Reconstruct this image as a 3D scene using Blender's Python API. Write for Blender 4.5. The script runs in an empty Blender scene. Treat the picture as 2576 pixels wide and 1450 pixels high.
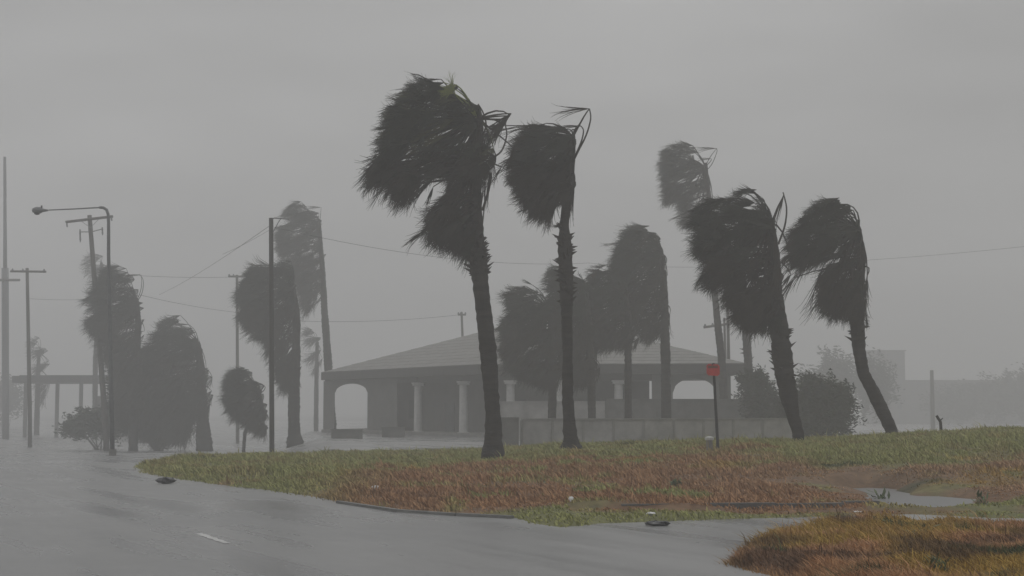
import bpy, math, random
import numpy as np
from mathutils import Vector
random.seed(7)
R = math.radians
S = bpy.context.scene
COL = S.collection

# ------------------------------------------------------------------ camera
CAM_H, LENS, PITCH = 1.7, 55.0, math.atan(305.0 / 3936.0)
cam = bpy.data.cameras.new('camera')
cam.lens = LENS; cam.sensor_width = 36; cam.clip_start = 0.1; cam.clip_end = 8000
camo = bpy.data.objects.new('camera', cam); COL.objects.link(camo)
camo.location = (0, 0, CAM_H); camo.rotation_euler = (R(90) + PITCH, 0, 0)
S.camera = camo

# ------------------------------------------------------------------ sky and light (storm overcast)
SUN_EL, SUN_ROT = R(48), R(200)
W = bpy.data.worlds.new('World'); S.world = W; W.use_nodes = True
nt = W.node_tree; nt.nodes.clear()
N = nt.nodes.new; Lk = nt.links.new
out = N('ShaderNodeOutputWorld'); bg = N('ShaderNodeBackground')
sky = N('ShaderNodeTexSky'); sky.sky_type = 'NISHITA'; sky.sun_disc = False
sky.sun_elevation = SUN_EL; sky.sun_rotation = SUN_ROT; sky.dust_density = 4
hs = N('ShaderNodeHueSaturation'); hs.inputs['Saturation'].default_value = 0.0
Lk(sky.outputs[0], hs.inputs['Color'])
tc = N('ShaderNodeTexCoord'); sp = N('ShaderNodeSeparateXYZ'); Lk(tc.outputs['Generated'], sp.inputs[0])
# thick storm cloud: brighter overhead than at the horizon, as every overcast sky
mr = N('ShaderNodeMapRange'); mr.clamp = True
mr.inputs['From Min'].default_value = 0.0; mr.inputs['From Max'].default_value = 1.0
mr.inputs['To Min'].default_value = 4.0; mr.inputs['To Max'].default_value = 8.0
Lk(sp.outputs['Z'], mr.inputs['Value'])
cn = N('ShaderNodeTexNoise'); cn.inputs['Scale'].default_value = 1.6; cn.inputs['Detail'].default_value = 3
cmp_ = N('ShaderNodeMapping'); cmp_.inputs['Scale'].default_value = (1.3, 1.3, 5.0); cmp_.inputs['Rotation'].default_value = (0, R(12), 0); Lk(tc.outputs['Generated'], cmp_.inputs[0]); Lk(cmp_.outputs[0], cn.inputs['Vector'])
cm = N('ShaderNodeMapRange'); cm.inputs['To Min'].default_value = 0.78; cm.inputs['To Max'].default_value = 1.22
cm.inputs['From Min'].default_value = 0.3; cm.inputs['From Max'].default_value = 0.7
Lk(cn.outputs['Fac'], cm.inputs['Value'])
mu = N('ShaderNodeMath'); mu.operation = 'MULTIPLY'; Lk(mr.outputs[0], mu.inputs[0]); Lk(cm.outputs[0], mu.inputs[1])
mx = N('ShaderNodeMix'); mx.data_type = 'RGBA'; mx.inputs['Factor'].default_value = 0.9
Lk(hs.outputs[0], mx.inputs['A']); Lk(mu.outputs[0], mx.inputs['B'])
Lk(mx.outputs['Result'], bg.inputs['Color']); bg.inputs['Strength'].default_value = 0.088
Lk(bg.outputs[0], out.inputs['Surface'])
sd = bpy.data.lights.new('sun', 'SUN'); sd.energy = 0.5; sd.angle = R(40); sd.color = (1, .99, .97)
so = bpy.data.objects.new('sun', sd); COL.objects.link(so)
so.rotation_euler = (R(90) - SUN_EL, 0, R(180) - SUN_ROT + R(180))
S.view_settings.view_transform = 'Standard'; S.view_settings.look = 'None'
S.view_settings.exposure = 0.0; S.view_settings.gamma = 1.0; S.view_settings.use_curve_mapping = False
S.render.engine = 'CYCLES'
S.cycles.volume_bounces = 2; S.cycles.max_bounces = 6; S.cycles.diffuse_bounces = 2

# ------------------------------------------------------------------ helpers
CP, SP_ = math.cos(PITCH), math.sin(PITCH)
def pt(px, py, d):
    """world point seen at photograph position (px, py on a 2576 wide print) at distance d along the ground"""
    cx, cy, f = px - 1288.0, 725.0 - py, 3936.0
    s = d / (f * CP - cy * SP_)
    return Vector((cx * s, d, CAM_H + (f * SP_ + cy * CP) * s))
def gp(px, py):
    """point of the flat ground under photograph position (px, py)"""
    f = 3936.0; cy = 725.0 - py
    Z = f * SP_ + cy * CP; Y = f * CP - cy * SP_
    s = -CAM_H / Z
    return ((px - 1288.0) * s, Y * s)

def gz(y):
    """height of the low ground at distance y: the land drops a little beyond the bank"""
    t = max(0.0, min(1.0, (y - 48.0) / 80.0)); return -1.45 * t * t * (3 - 2 * t)

def tag(o, label=None, cat=None, group=None, kind=None):
    if label: o['label'] = label
    if cat: o['category'] = cat
    if group: o['group'] = group
    if kind: o['kind'] = kind
    return o
def empty(name, loc, label, cat, group=None):
    o = bpy.data.objects.new(name, None); COL.objects.link(o); o.location = loc
    o.empty_display_size = 0.3
    return tag(o, label, cat, group)
def link(name, me, mat, parent=None, smooth=False):
    if mat and not me.materials: me.materials.append(mat)
    o = bpy.data.objects.new(name, me); COL.objects.link(o)
    if parent:
        o.parent = parent
        o.matrix_parent_inverse.identity()
        # meshes are written in world coordinates: shift them into the parent's frame
        q = parent; off = Vector((0, 0, 0))
        while q is not None: off += q.location; q = q.parent
        if off.length > 0: me.transform(__import__('mathutils').Matrix.Translation(-off))
    if smooth:
        me.polygons.foreach_set('use_smooth', [True] * len(me.polygons))
    return o

class MB:
    def __init__(s): s.v = []; s.f = []
    def box(s, c, size, rz=0):
        cx, cy, cz = c; a, b, h = [k / 2 for k in size]; i = len(s.v); cr, sr = math.cos(rz), math.sin(rz)
        for dz in (-h, h):
            for dx, dy in ((-a, -b), (a, -b), (a, b), (-a, b)):
                s.v.append((cx + dx * cr - dy * sr, cy + dx * sr + dy * cr, cz + dz))
        for q in ((3, 2, 1, 0), (4, 5, 6, 7), (0, 1, 5, 4), (1, 2, 6, 5), (2, 3, 7, 6), (3, 0, 4, 7)):
            s.f.append(tuple(i + k for k in q))
        return s
    def tube(s, pts, rad, n=8, cap=True, jit=0.0, rng=random):
        pts = [Vector(p) for p in pts]
        if not hasattr(rad, '__len__'): rad = [rad] * len(pts)
        i0 = len(s.v)
        for k, p in enumerate(pts):
            a = pts[max(0, k - 1)]; b = pts[min(len(pts) - 1, k + 1)]
            t = (b - a).normalized()
            ref = Vector((0, 1, 0)) if abs(t.y) < .9 else Vector((1, 0, 0))
            u = t.cross(ref).normalized(); w = t.cross(u).normalized()
            for j in range(n):
                an = 2 * math.pi * j / n; r = rad[k] * (1 + rng.uniform(-jit, jit))
                q = p + u * (math.cos(an) * r) + w * (math.sin(an) * r)
                s.v.append(tuple(q))
        for k in range(len(pts) - 1):
            for j in range(n):
                a = i0 + k * n + j; b = i0 + k * n + (j + 1) % n
                s.f.append((a, b, b + n, a + n))
        if cap:
            s.f.append(tuple(i0 + j for j in range(n))[::-1]); e = i0 + (len(pts) - 1) * n
            s.f.append(tuple(e + j for j in range(n)))
        return s
    def poly(s, pts):
        i = len(s.v); s.v += [tuple(p) for p in pts]; s.f.append(tuple(range(i, i + len(pts)))); return s
    def prism(s, pts, off):
        """closed polygon pts extruded by vector off"""
        i = len(s.v); n = len(pts); off = Vector(off)
        s.v += [tuple(Vector(p)) for p in pts] + [tuple(Vector(p) + off) for p in pts]
        s.f.append(tuple(range(i, i + n))); s.f.append(tuple(range(i + 2 * n - 1, i + n - 1, -1)))
        for k in range(n):
            k2 = (k + 1) % n; s.f.append((i + k, i + n + k, i + n + k2, i + k2))
        return s
    def build(s, name, mat, parent=None, smooth=False):
        me = bpy.data.meshes.new(name); me.from_pydata(s.v, [], s.f); me.update()
        return link(name, me, mat, parent, smooth)

def lattice(seed):
    return np.random.default_rng(seed).random((256, 256))
_L = {}
def vnoise(x, y, scale, seed=0):
    if seed not in _L: _L[seed] = lattice(seed)
    g = _L[seed]; x = np.asarray(x) / scale + 1000.3; y = np.asarray(y) / scale + 1000.7
    xi = np.floor(x).astype(int); yi = np.floor(y).astype(int); fx = x - xi; fy = y - yi
    fx = fx * fx * (3 - 2 * fx); fy = fy * fy * (3 - 2 * fy)
    a = g[xi % 256, yi % 256]; b = g[(xi + 1) % 256, yi % 256]; c = g[xi % 256, (yi + 1) % 256]; d = g[(xi + 1) % 256, (yi + 1) % 256]
    return (a * (1 - fx) + b * fx) * (1 - fy) + (c * (1 - fx) + d * fx) * fy
def sstep(x, a, b):
    t = np.clip((np.asarray(x, float) - a) / (b - a), 0, 1); return t * t * (3 - 2 * t)

# ------------------------------------------------------------------ materials
def mat(name, col, rough=0.8, var=0.25, scale=3.0, bump=0.0, bscale=30.0, col2=None, stretch=None, metallic=0.0, spec=0.5, vcol=False):
    m = bpy.data.materials.new(name); m.use_nodes = True; t = m.node_tree
    b = t.nodes['Principled BSDF']
    b.inputs['Roughness'].default_value = rough; b.inputs['Metallic'].default_value = metallic
    b.inputs['Specular IOR Level'].default_value = spec
    tcn = t.nodes.new('ShaderNodeTexCoord'); mp = t.nodes.new('ShaderNodeMapping')
    t.links.new(tcn.outputs['Object'], mp.inputs[0])
    if stretch: mp.inputs['Scale'].default_value = stretch
    n = t.nodes.new('ShaderNodeTexNoise'); n.inputs['Scale'].default_value = scale; n.inputs['Detail'].default_value = 6
    n.inputs['Roughness'].default_value = 0.65
    t.links.new(mp.outputs[0], n.inputs['Vector'])
    mxn = t.nodes.new('ShaderNodeMix'); mxn.data_type = 'RGBA'
    ra = t.nodes.new('ShaderNodeMapRange'); ra.inputs['From Min'].default_value = .32; ra.inputs['From Max'].default_value = .68
    t.links.new(n.outputs['Fac'], ra.inputs['Value']); t.links.new(ra.outputs[0], mxn.inputs['Factor'])
    if vcol:
        at = t.nodes.new('ShaderNodeAttribute'); at.attribute_name = 'blade_colour'
        lo = t.nodes.new('ShaderNodeMix'); lo.data_type = 'RGBA'; lo.blend_type = 'MULTIPLY'; lo.inputs['Factor'].default_value = 1
        t.links.new(at.outputs['Color'], lo.inputs['A']); lo.inputs['B'].default_value = (1 - var,) * 3 + (1,)
        t.links.new(lo.outputs['Result'], mxn.inputs['A']); t.links.new(at.outputs['Color'], mxn.inputs['B'])
    else:
        c2 = col2 or tuple(c * (1 + var) for c in col); c1 = col if col2 else tuple(c * (1 - var) for c in col)
        mxn.inputs['A'].default_value = (*c1, 1); mxn.inputs['B'].default_value = (*c2, 1)
    t.links.new(mxn.outputs['Result'], b.inputs['Base Color'])
    if bump:
        n2 = t.nodes.new('ShaderNodeTexNoise'); n2.inputs['Scale'].default_value = bscale; n2.inputs['Detail'].default_value = 5
        t.links.new(mp.outputs[0], n2.inputs['Vector'])
        bp = t.nodes.new('ShaderNodeBump'); bp.inputs['Strength'].default_value = bump; bp.inputs['Distance'].default_value = 0.03
        t.links.new(n2.outputs['Fac'], bp.inputs['Height']); t.links.new(bp.outputs[0], b.inputs['Normal'])
    return m

M = {
 'frond': mat('frond_green', (.021, .025, .017), .7, .35, 2.0, spec=.2),
 'frond_olive': mat('frond_olive', (.050, .052, .016), .7, .35, 2.0, spec=.2),
 'frond_dead': mat('frond_dead', (.030, .026, .020), .85, .35, 2.0, spec=.15),
 'frond_young': mat('frond_young', (.17, .20, .04), .6, .3, 3.0),
 'trunk': mat('palm_bark', (.030, .027, .023), .85, .6, 2.0, 1.0, 9, stretch=(.7, .7, 4), spec=.3),
 'boot': mat('leaf_boot', (.04, .033, .026), .9, .35, 6.0, spec=.2),
 'shrub': mat('shrub_leaf', (.035, .045, .026), .7, .4, 1.5, spec=.2),
 'branch': mat('shrub_branch', (.05, .042, .034), .9, .3, 4.0),
 'wood': mat('weathered_wood', (.075, .068, .06), .85, .3, 3.0, .4, 20, stretch=(4, 4, .4)),
 'dark_wood': mat('dark_creosote_wood', (.045, .042, .038), .8, .3, 3.0, .4, 20, stretch=(4, 4, .4)),
 'steel': mat('galvanised_steel', (.16, .165, .17), .5, .15, 5.0, metallic=.2),
 'wire': mat('cable', (.05, .05, .05), .6, .1),
 'roof': mat('roof_felt', (.11, .105, .10), .8, .2, .8, .3, 12),
 'tile': mat('roof_tile', (.20, .195, .185), .8, .25, 1.5),
 'fascia': mat('dark_fascia', (.055, .052, .05), .75, .2, 2.0),
 'stucco': mat('grey_stucco', (.12, .118, .112), .9, .2, 1.0, .3, 25),
 'inner': mat('inner_wall', (.09, .088, .085), .9, .2, 1.0),
 'white': mat('white_paint', (.50, .50, .49), .6, .12, 4.0),
 'conc': mat('concrete', (.20, .195, .185), .85, .25, 1.5, .4, 18),
 'conc_pale': mat('pale_concrete', (.30, .295, .285), .85, .35, .8, .4, 18),
 'conc_dark': mat('dark_concrete', (.12, .118, .112), .85, .3, 1.5, .4, 18),
 'kerb': mat('kerb_concrete', (.17, .168, .16), .7, .3, 2.5, .4, 20),
 'glass': mat('window_glass', (.05, .055, .06), .15, .1, 1.0),
 'red': mat('red_sign_paint', (.50, .045, .04), .45, .15, 8.0),
 'red_dark': mat('worn_red_sign_back', (.16, .07, .045), .6, .25, 12.0),
 'post': mat('sign_post_steel', (.035, .036, .038), .6, .2, 6.0),
 'litter': mat('white_litter', (.8, .8, .8), .6, .1, 8.0),
 'litter_dark': mat('dark_litter', (.03, .03, .032), .5, .3, 8.0),
 'rockmat': mat('dark_rubble', (.045, .043, .04), .8, .3, 6.0, .5, 20),
 'mark': mat('road_paint', (.50, .50, .49), .5, .3, 7.0),
 'blade': mat('grass_blades', (.2, .15, .08), .75, .25, 1.2, vcol=True, spec=.25),
 'weed': mat('green_weed', (.10, .135, .055), .7, .3, 3.0),
}

def asphalt_material():
    m = bpy.data.materials.new('wet_asphalt'); m.use_nodes = True; t = m.node_tree; b = t.nodes['Principled BSDF']
    Nn = t.nodes.new; L = t.links.new
    g = Nn('ShaderNodeTexCoord')
    rot = Nn('ShaderNodeMapping'); rot.inputs['Rotation'].default_value = (0, 0, R(-27)); L(g.outputs['Object'], rot.inputs[0])
    strm = Nn('ShaderNodeMapping'); strm.inputs['Scale'].default_value = (1.2, .09, 1); L(rot.outputs[0], strm.inputs[0])
    streak = Nn('ShaderNodeTexNoise'); streak.inputs['Scale'].default_value = 1.1; streak.inputs['Detail'].default_value = 5; L(strm.outputs[0], streak.inputs['Vector'])
    patch = Nn('ShaderNodeTexNoise'); patch.inputs['Scale'].default_value = .16; patch.inputs['Detail'].default_value = 5; patch.inputs['Roughness'].default_value = .6; L(g.outputs['Object'], patch.inputs['Vector'])
    fine = Nn('ShaderNodeTexNoise'); fine.inputs['Scale'].default_value = 45; fine.inputs['Detail'].default_value = 3; L(g.outputs['Object'], fine.inputs['Vector'])
    add = Nn('ShaderNodeMath'); add.operation = 'ADD'; L(streak.outputs['Fac'], add.inputs[0]); L(patch.outputs['Fac'], add.inputs[1])
    mr1 = Nn('ShaderNodeMapRange'); mr1.inputs['From Min'].default_value = .8; mr1.inputs['From Max'].default_value = 1.2
    mr1.inputs['To Min'].default_value = .2; mr1.inputs['To Max'].default_value = .42; L(add.outputs[0], mr1.inputs['Value']); L(mr1.outputs[0], b.inputs['Roughness'])
    mc = Nn('ShaderNodeMix'); mc.data_type = 'RGBA'; mc.inputs['A'].default_value = (.165, .167, .168, 1); mc.inputs['B'].default_value = (.225, .225, .223, 1)
    mrc = Nn('ShaderNodeMapRange'); mrc.inputs['From Min'].default_value = .35; mrc.inputs['From Max'].default_value = .65; L(streak.outputs['Fac'], mrc.inputs['Value'])
    L(mrc.outputs[0], mc.inputs['Factor']); L(mc.outputs['Result'], b.inputs['Base Color'])
    bp = Nn('ShaderNodeBump'); bp.inputs['Strength'].default_value = .25; bp.inputs['Distance'].default_value = .01
    hmix = Nn('ShaderNodeMath'); hmix.operation = 'ADD'; L(fine.outputs['Fac'], hmix.inputs[0]); L(streak.outputs['Fac'], hmix.inputs[1])
    L(hmix.outputs[0], bp.inputs['Height']); L(bp.outputs[0], b.inputs['Normal'])
    b.inputs['Specular IOR Level'].default_value = .5
    return m
M['asphalt'] = asphalt_material()

def soil_material():
    m = bpy.data.materials.new('wet_soil'); m.use_nodes = True; t = m.node_tree; b = t.nodes['Principled BSDF']
    b.inputs['Roughness'].default_value = .85; b.inputs['Specular IOR Level'].default_value = .3
    at = t.nodes.new('ShaderNodeAttribute'); at.attribute_name = 'blade_colour'
    g = t.nodes.new('ShaderNodeTexCoord'); n = t.nodes.new('ShaderNodeTexNoise'); n.inputs['Scale'].default_value = 3.5; n.inputs['Detail'].default_value = 8; n.inputs['Roughness'].default_value = .7
    t.links.new(g.outputs['Object'], n.inputs['Vector'])
    mr1 = t.nodes.new('ShaderNodeMapRange'); mr1.inputs['From Min'].default_value = .3; mr1.inputs['From Max'].default_value = .7; mr1.inputs['To Min'].default_value = .45; mr1.inputs['To Max'].default_value = 1.0
    t.links.new(n.outputs['Fac'], mr1.inputs['Value'])
    mm = t.nodes.new('ShaderNodeMix'); mm.data_type = 'RGBA'; mm.blend_type = 'MULTIPLY'; mm.inputs['Factor'].default_value = 1
    t.links.new(at.outputs['Color'], mm.inputs['A']); t.links.new(mr1.outputs[0], mm.inputs['B']); t.links.new(mm.outputs['Result'], b.inputs['Base Color'])
    bp = t.nodes.new('ShaderNodeBump'); bp.inputs['Strength'].default_value = .7; bp.inputs['Distance'].default_value = .05
    t.links.new(n.outputs['Fac'], bp.inputs['Height']); t.links.new(bp.outputs[0], b.inputs['Normal'])
    return m
M['soil'] = soil_material()
def water_material():
    m = bpy.data.materials.new('rain_puddle'); m.use_nodes = True; t = m.node_tree; b = t.nodes['Principled BSDF']
    b.inputs['Base Color'].default_value = (.13, .13, .13, 1); b.inputs['Roughness'].default_value = .38; b.inputs['IOR'].default_value = 1.33
    g = t.nodes.new('ShaderNodeTexCoord'); n = t.nodes.new('ShaderNodeTexNoise'); n.inputs['Scale'].default_value = 6; n.inputs['Detail'].default_value = 4
    t.links.new(g.outputs['Object'], n.inputs['Vector'])
    bp = t.nodes.new('ShaderNodeBump'); bp.inputs['Strength'].default_value = .12; bp.inputs['Distance'].default_value = .01
    t.links.new(n.outputs['Fac'], bp.inputs['Height']); t.links.new(bp.outputs[0], b.inputs['Normal'])
    return m
M['water'] = water_material()

# ------------------------------------------------------------------ ground
def sheet(name, x0, x1, y0, y1, z, m):
    me = bpy.data.meshes.new(name); me.from_pydata([(x0, y0, z), (x1, y0, z), (x1, y1, z), (x0, y1, z)], [], [(0, 1, 2, 3)])
    return tag(link(name, me, m), kind='structure')
def road_sheet(name, x0, x1, ys, m, dz=0.0):
    V, F = [], []
    for i, y in enumerate(ys):
        V += [(x0, y, gz(y) + dz), (x1, y, gz(y) + dz)]
        if i: F.append((2 * i - 2, 2 * i - 1, 2 * i + 1, 2 * i))
    me = bpy.data.meshes.new(name); me.from_pydata(V, [], F); return tag(link(name, me, m, smooth=True), kind='structure')
sheet('ground', -1500, 1500, -60, 2900, -1.6, mat('wet_ground', (.06, .06, .055), .6, .3, .05))
road_sheet('road', -160, 160, [-20, 0, 20, 40, 48] + list(range(52, 132, 4)) + [160, 200, 300, 420], M['asphalt'])

# far bank (the long grass verge with the palms): outline traced on the ground
bank_px = [(368, 1193), (430, 1203), (560, 1222), (700, 1238), (850, 1262), (1000, 1284), (1150, 1294), (1270, 1300), (1330, 1318), (1420, 1331),
           (1520, 1318), (1650, 1314), (1800, 1308), (1980, 1304), (2120, 1300), (2300, 1295)]
BANK = [gp(*p) for p in bank_px]
BANK = BANK + [(7.5, 24.6), (14, 24.0), (60, 24), (60, 88), (20, 84), (4, 76), (-2, 66), (-6, 61), (-9.5, 58), (-11.5, 53), (-11.3, 47)]
near_px = [(2150, 1322), (2020, 1344), (1910, 1366), (1846, 1392), (1832, 1412), (1850, 1432), (1930, 1450)]
NEAR = [gp(*p) for p in near_px] + [(2.8, 14.2), (3.6, 12.5), (4.2, 8), (40, 8), (40, 21.6), (14, 21.2), (8.5, 21.4), (6.4, 22.2)]
def sdf(poly, X, Y):
    X = np.asarray(X, float); Y = np.asarray(Y, float); d = np.full(X.shape, 1e9); ins = np.zeros(X.shape, bool); n = len(poly)
    for i in range(n):
        ax, ay = poly[i]; bx, by = poly[(i + 1) % n]
        ex, ey = bx - ax, by - ay; t = np.clip(((X - ax) * ex + (Y - ay) * ey) / (ex * ex + ey * ey + 1e-9), 0, 1)
        d = np.minimum(d, np.hypot(X - ax - t * ex, Y - ay - t * ey))
        c = ((ay > Y) != (by > Y)) & (X < (bx - ax) * (Y - ay) / (by - ay + 1e-12) + ax); ins ^= c
    return np.where(ins, d, -d)
CPX = [200, 370, 540, 700, 900, 1215, 1300, 1450, 1560, 1700, 1900, 2100, 2300, 2440, 2576, 3300]
CPY = [1190, 1182, 1166, 1166, 1165, 1152, 1145, 1131, 1127, 1121, 1116, 1110, 1098, 1090, 1083, 1065]
PUD = [gp(*p) for p in [(2090, 1238), (2170, 1228), (2260, 1240), (2345, 1254), (2440, 1262), (2475, 1273), (2400, 1284), (2300, 1280), (2220, 1264), (2150, 1250)]]
def bank_z(X, Y):
    X = np.asarray(X, float); Y = np.asarray(Y, float); s = sdf(BANK, X, Y)
    cr = np.maximum(0, CAM_H - .13 - (np.interp(X / np.maximum(Y, 20) * 3936 + 1288, CPX, CPY) - 1030) * 48 / 3936)
    up = sstep(Y, 25.5, 48); down = 1 - sstep(Y, 52, 66)
    z = cr * up * down
    e = sstep(s, -.6, .8)
    n = (vnoise(X, Y, 2.5, 3) - .5) * .16 + (vnoise(X, Y, .8, 4) - .5) * .07
    z = -.12 + e * (.24 + z) + n * sstep(s, .1, 1.2)
    z = np.where((Y < 25.9) & (X > .9), np.minimum(z, .045 + n * .3), z)
    t = np.clip((Y - 48) / 80, 0, 1); z = z - 1.45 * t * t * (3 - 2 * t) * (s < 4)
    p = sdf(PUD, X, Y) + (vnoise(X, Y, .8, 41) - .5) * 1.5 * (sdf(PUD, X, Y) > -2); w = sstep(p, -.75, .55)
    z = z * (1 - w) - .1 * w
    return z
def near_z(X, Y):
    s = sdf(NEAR, X, Y)
    return -.14 + sstep(s, -.4, .5) * .26 + sstep(s, .2, 4.5) * .06 + ((vnoise(X, Y, 1.6, 5) - .5) * .16 + (vnoise(X, Y, .5, 6) - .5) * .08) * sstep(s, .1, 1)

GREEN = np.array([.36, .365, .135]); BROWN = np.array([.42, .235, .12]); TAN = np.array([.45, .30, .18])
YEL = np.array([.50, .33, .075]); DARK = np.array([.14, .078, .045]); DGREEN = np.array([.08, .10, .035])
def colour(X, Y, which, rng, tone=True):
    X = np.asarray(X, float); Y = np.asarray(Y, float)
    n1 = vnoise(X, Y, 3.2, 11); n2 = vnoise(X, Y, .9, 12); n3 = vnoise(X, Y, 6.0, 13)
    def mixc(a, b, t): return a * (1 - t[:, None]) + b * t[:, None]
    if which == 'bank':
        thr = 40 - 5 * sstep(X, 4, 12) + (n1 - .5) * 9
        g = sstep(Y + (n2 - .5) * 6, thr - 3, thr + 3)
        g = np.maximum(g, sstep(-X, 2.2, 5.0) * sstep(n2 + n1, .15, .8))
        g = np.maximum(g, sstep(25.3 + (n2 - .5) * .8 - Y, -.3, .4))
        g = np.maximum(g, sstep(n1 * n2, .50, .62)); g = np.clip(g + (vnoise(X, Y, .45, 31) - .5) * 1.1 * sstep(Y, 30, 44), 0, 1); g = np.maximum(g, sstep(vnoise(X, Y, .7, 32), .74, .9) * .7)
        c = mixc(np.broadcast_to(BROWN, (len(X), 3)), np.broadcast_to(TAN, (len(X), 3)), sstep(n3, .4, .8) * .6)
        c = mixc(c, np.broadcast_to(YEL, c.shape), sstep(vnoise(X, Y, 1.8, 19), .78, .9) * .7)
        c = mixc(c, np.broadcast_to(GREEN, c.shape), g)
        c = mixc(c, np.broadcast_to(DGREEN, c.shape), sstep(vnoise(X, Y, 1.3, 14) * vnoise(X, Y, 4.0, 24), .58, .70) * .85)
        c = mixc(c, np.broadcast_to(DARK, c.shape), sstep(vnoise(X, Y, 1.0, 15), .72, .95) * .4 * (1 - g))
    else:
        c = mixc(np.broadcast_to(BROWN * 1.3, (len(X), 3)), np.broadcast_to(YEL, (len(X), 3)), sstep(vnoise(X, Y, 1.2, 16), .42, .68))
        c = mixc(c, np.broadcast_to(DARK, c.shape), sstep(vnoise(X, Y, .8, 17), .52, .8) * .8)
        c = mixc(c, np.broadcast_to(DGREEN, c.shape), sstep(vnoise(X, Y, .6, 18), .80, .92))
    return c
def terrain(name, zf, xs, ys, which, m):
    X, Y = np.meshgrid(xs, ys); Z = zf(X, Y); nx, ny = len(xs), len(ys)
    v = np.stack([X.ravel(), Y.ravel(), Z.ravel()], 1)
    idx = np.arange(nx * ny).reshape(ny, nx)
    q = np.stack([idx[:-1, :-1], idx[:-1, 1:], idx[1:, 1:], idx[1:, :-1]], -1).reshape(-1, 4)
    keep = (sdf(BANK if which == 'bank' else NEAR, X, Y).ravel()[q] > -.9).any(1); q = q[keep]
    me = bpy.data.meshes.new(name); me.vertices.add(len(v)); me.vertices.foreach_set('co', v.ravel())
    me.loops.add(q.size); me.loops.foreach_set('vertex_index', q.ravel())
    me.polygons.add(len(q)); me.polygons.foreach_set('loop_start', np.arange(0, q.size, 4)); me.polygons.foreach_set('use_smooth', np.ones(len(q), bool))
    me.update(calc_edges=True); me.validate()
    c = colour(v[:, 0], v[:, 1], which, None) * .55
    ca = me.color_attributes.new('blade_colour', 'FLOAT_COLOR', 'POINT'); ca.data.foreach_set('color', np.concatenate([c, np.ones((len(c), 1))], 1).ravel())
    return tag(link(name, me, m), kind='structure')
terrain('grass_bank', bank_z, np.arange(-14, 42, .3), np.arange(20, 88, .3), 'bank', M['soil'])
terrain('roadside_mound', near_z, np.arange(1, 16, .12), np.arange(7, 25, .12), 'near', M['soil'])
zb = lambda x, y: float(bank_z(np.array([x]), np.array([y]))[0])
zn = lambda x, y: float(near_z(np.array([x]), np.array([y]))[0])

# standing rain water on the drive beside the bank
wx = [p[0] for p in PUD]; wy = [p[1] for p in PUD]
cxp, cyp = sum(wx) / len(wx), sum(wy) / len(wy)
mbw = MB(); mbw.poly([(cxp + (x - cxp) * 1.3, cyp + (y - cyp) * 1.3, .03) for x, y in PUD])
tag(mbw.build('puddle', M['water']), kind='structure')

def grass(name, zf, poly, region, n, which, h, w, seed, lean=.4):
    rng = np.random.default_rng(seed)
    x0, x1, y0, y1 = region
    # more blades where the bank is near the viewer
    Y = y0 + (y1 - y0) * rng.random(n) ** 1.25; X = rng.uniform(x0, x1, n)
    half = Y * .345
    ok = (X > -half) & (X < half + 1.0) & (sdf(poly, X, Y) > (rng.random(n) - .35) * .35 + (vnoise(X, Y, .6, 21) - .6) * .3) & (sdf(PUD, X, Y) < -.35 + .6 * rng.random(n) ** 6)
    # clumping
    ok &= rng.random(n) < (.35 + 1.1 * vnoise(X, Y, .5, 22) * vnoise(X, Y, 2.0, 23) * 1.6)
    X = X[ok]; Y = Y[ok]; n = len(X); Z = zf(X, Y) - .01
    H = h * (.45 + .9 * rng.random(n)) * (.6 + .8 * vnoise(X, Y, 1.5, 25)) * (.25 + .75 * sstep(-sdf(PUD, X, Y), .2, 2.2)) * (.45 + .55 * sstep(Y, 25.8, 26.4) if which == 'bank' else 1); Wd = w * (.6 + .8 * rng.random(n))
    H *= 1 + (rng.random(n) < .03) * rng.uniform(.4, 1.2, n); H *= .45 + .9 * sstep(vnoise(X, Y, .35, 27) + .5 * vnoise(X, Y, 1.1, 28), .4, 1.0)
    az = rng.uniform(0, 2 * np.pi, n); lx = -H * (lean * (.5 + rng.random(n))) + H * .6 * np.cos(az); ly = H * .7 * np.sin(az)
    fa = rng.uniform(-.9, .9, n); wx_, wy_ = np.cos(fa) * Wd / 2, np.sin(fa) * Wd / 2
    V = np.empty((n, 5, 3))
    V[:, 0] = np.stack([X - wx_, Y - wy_, Z], 1); V[:, 1] = np.stack([X + wx_, Y + wy_, Z], 1)
    mx_, my_, mz_ = X + lx * .35, Y + ly * .35, Z + H * .6
    V[:, 2] = np.stack([mx_ + wx_ * .8, my_ + wy_ * .8, mz_], 1); V[:, 3] = np.stack([mx_ - wx_ * .8, my_ - wy_ * .8, mz_], 1)
    V[:, 4] = np.stack([X + lx, Y + ly, Z + H * .92], 1)
    base = (np.arange(n) * 5)[:, None]
    T = np.concatenate([base + np.array([0, 1, 2]), base + np.array([0, 2, 3]), base + np.array([3, 2, 4])], 1).reshape(-1)
    me = bpy.data.meshes.new(name); me.vertices.add(n * 5); me.vertices.foreach_set('co', V.ravel())
    me.loops.add(len(T)); me.loops.foreach_set('vertex_index', T.astype(np.int32)); k = len(T) // 3
    me.polygons.add(k); me.polygons.foreach_set('loop_start', np.arange(0, len(T), 3)); me.update(calc_edges=True)
    c = colour(X, Y, which, rng) * (.65 + .75 * rng.random(n))[:, None]
    c = np.repeat(c, 5, 0)
    ca = me.color_attributes.new('blade_colour', 'FLOAT_COLOR', 'POINT'); ca.data.foreach_set('color', np.concatenate([c, np.ones((len(c), 1))], 1).ravel())
    return me
me = grass('bank_grass', bank_z, BANK, (-13, 24, 21, 68), 600000, 'bank', .098, .028, 1)
tag(link('bank_grass', me, M['blade']), 'windblown brown and green grass covering the long bank under the palms', 'grass', kind='stuff')
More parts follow.
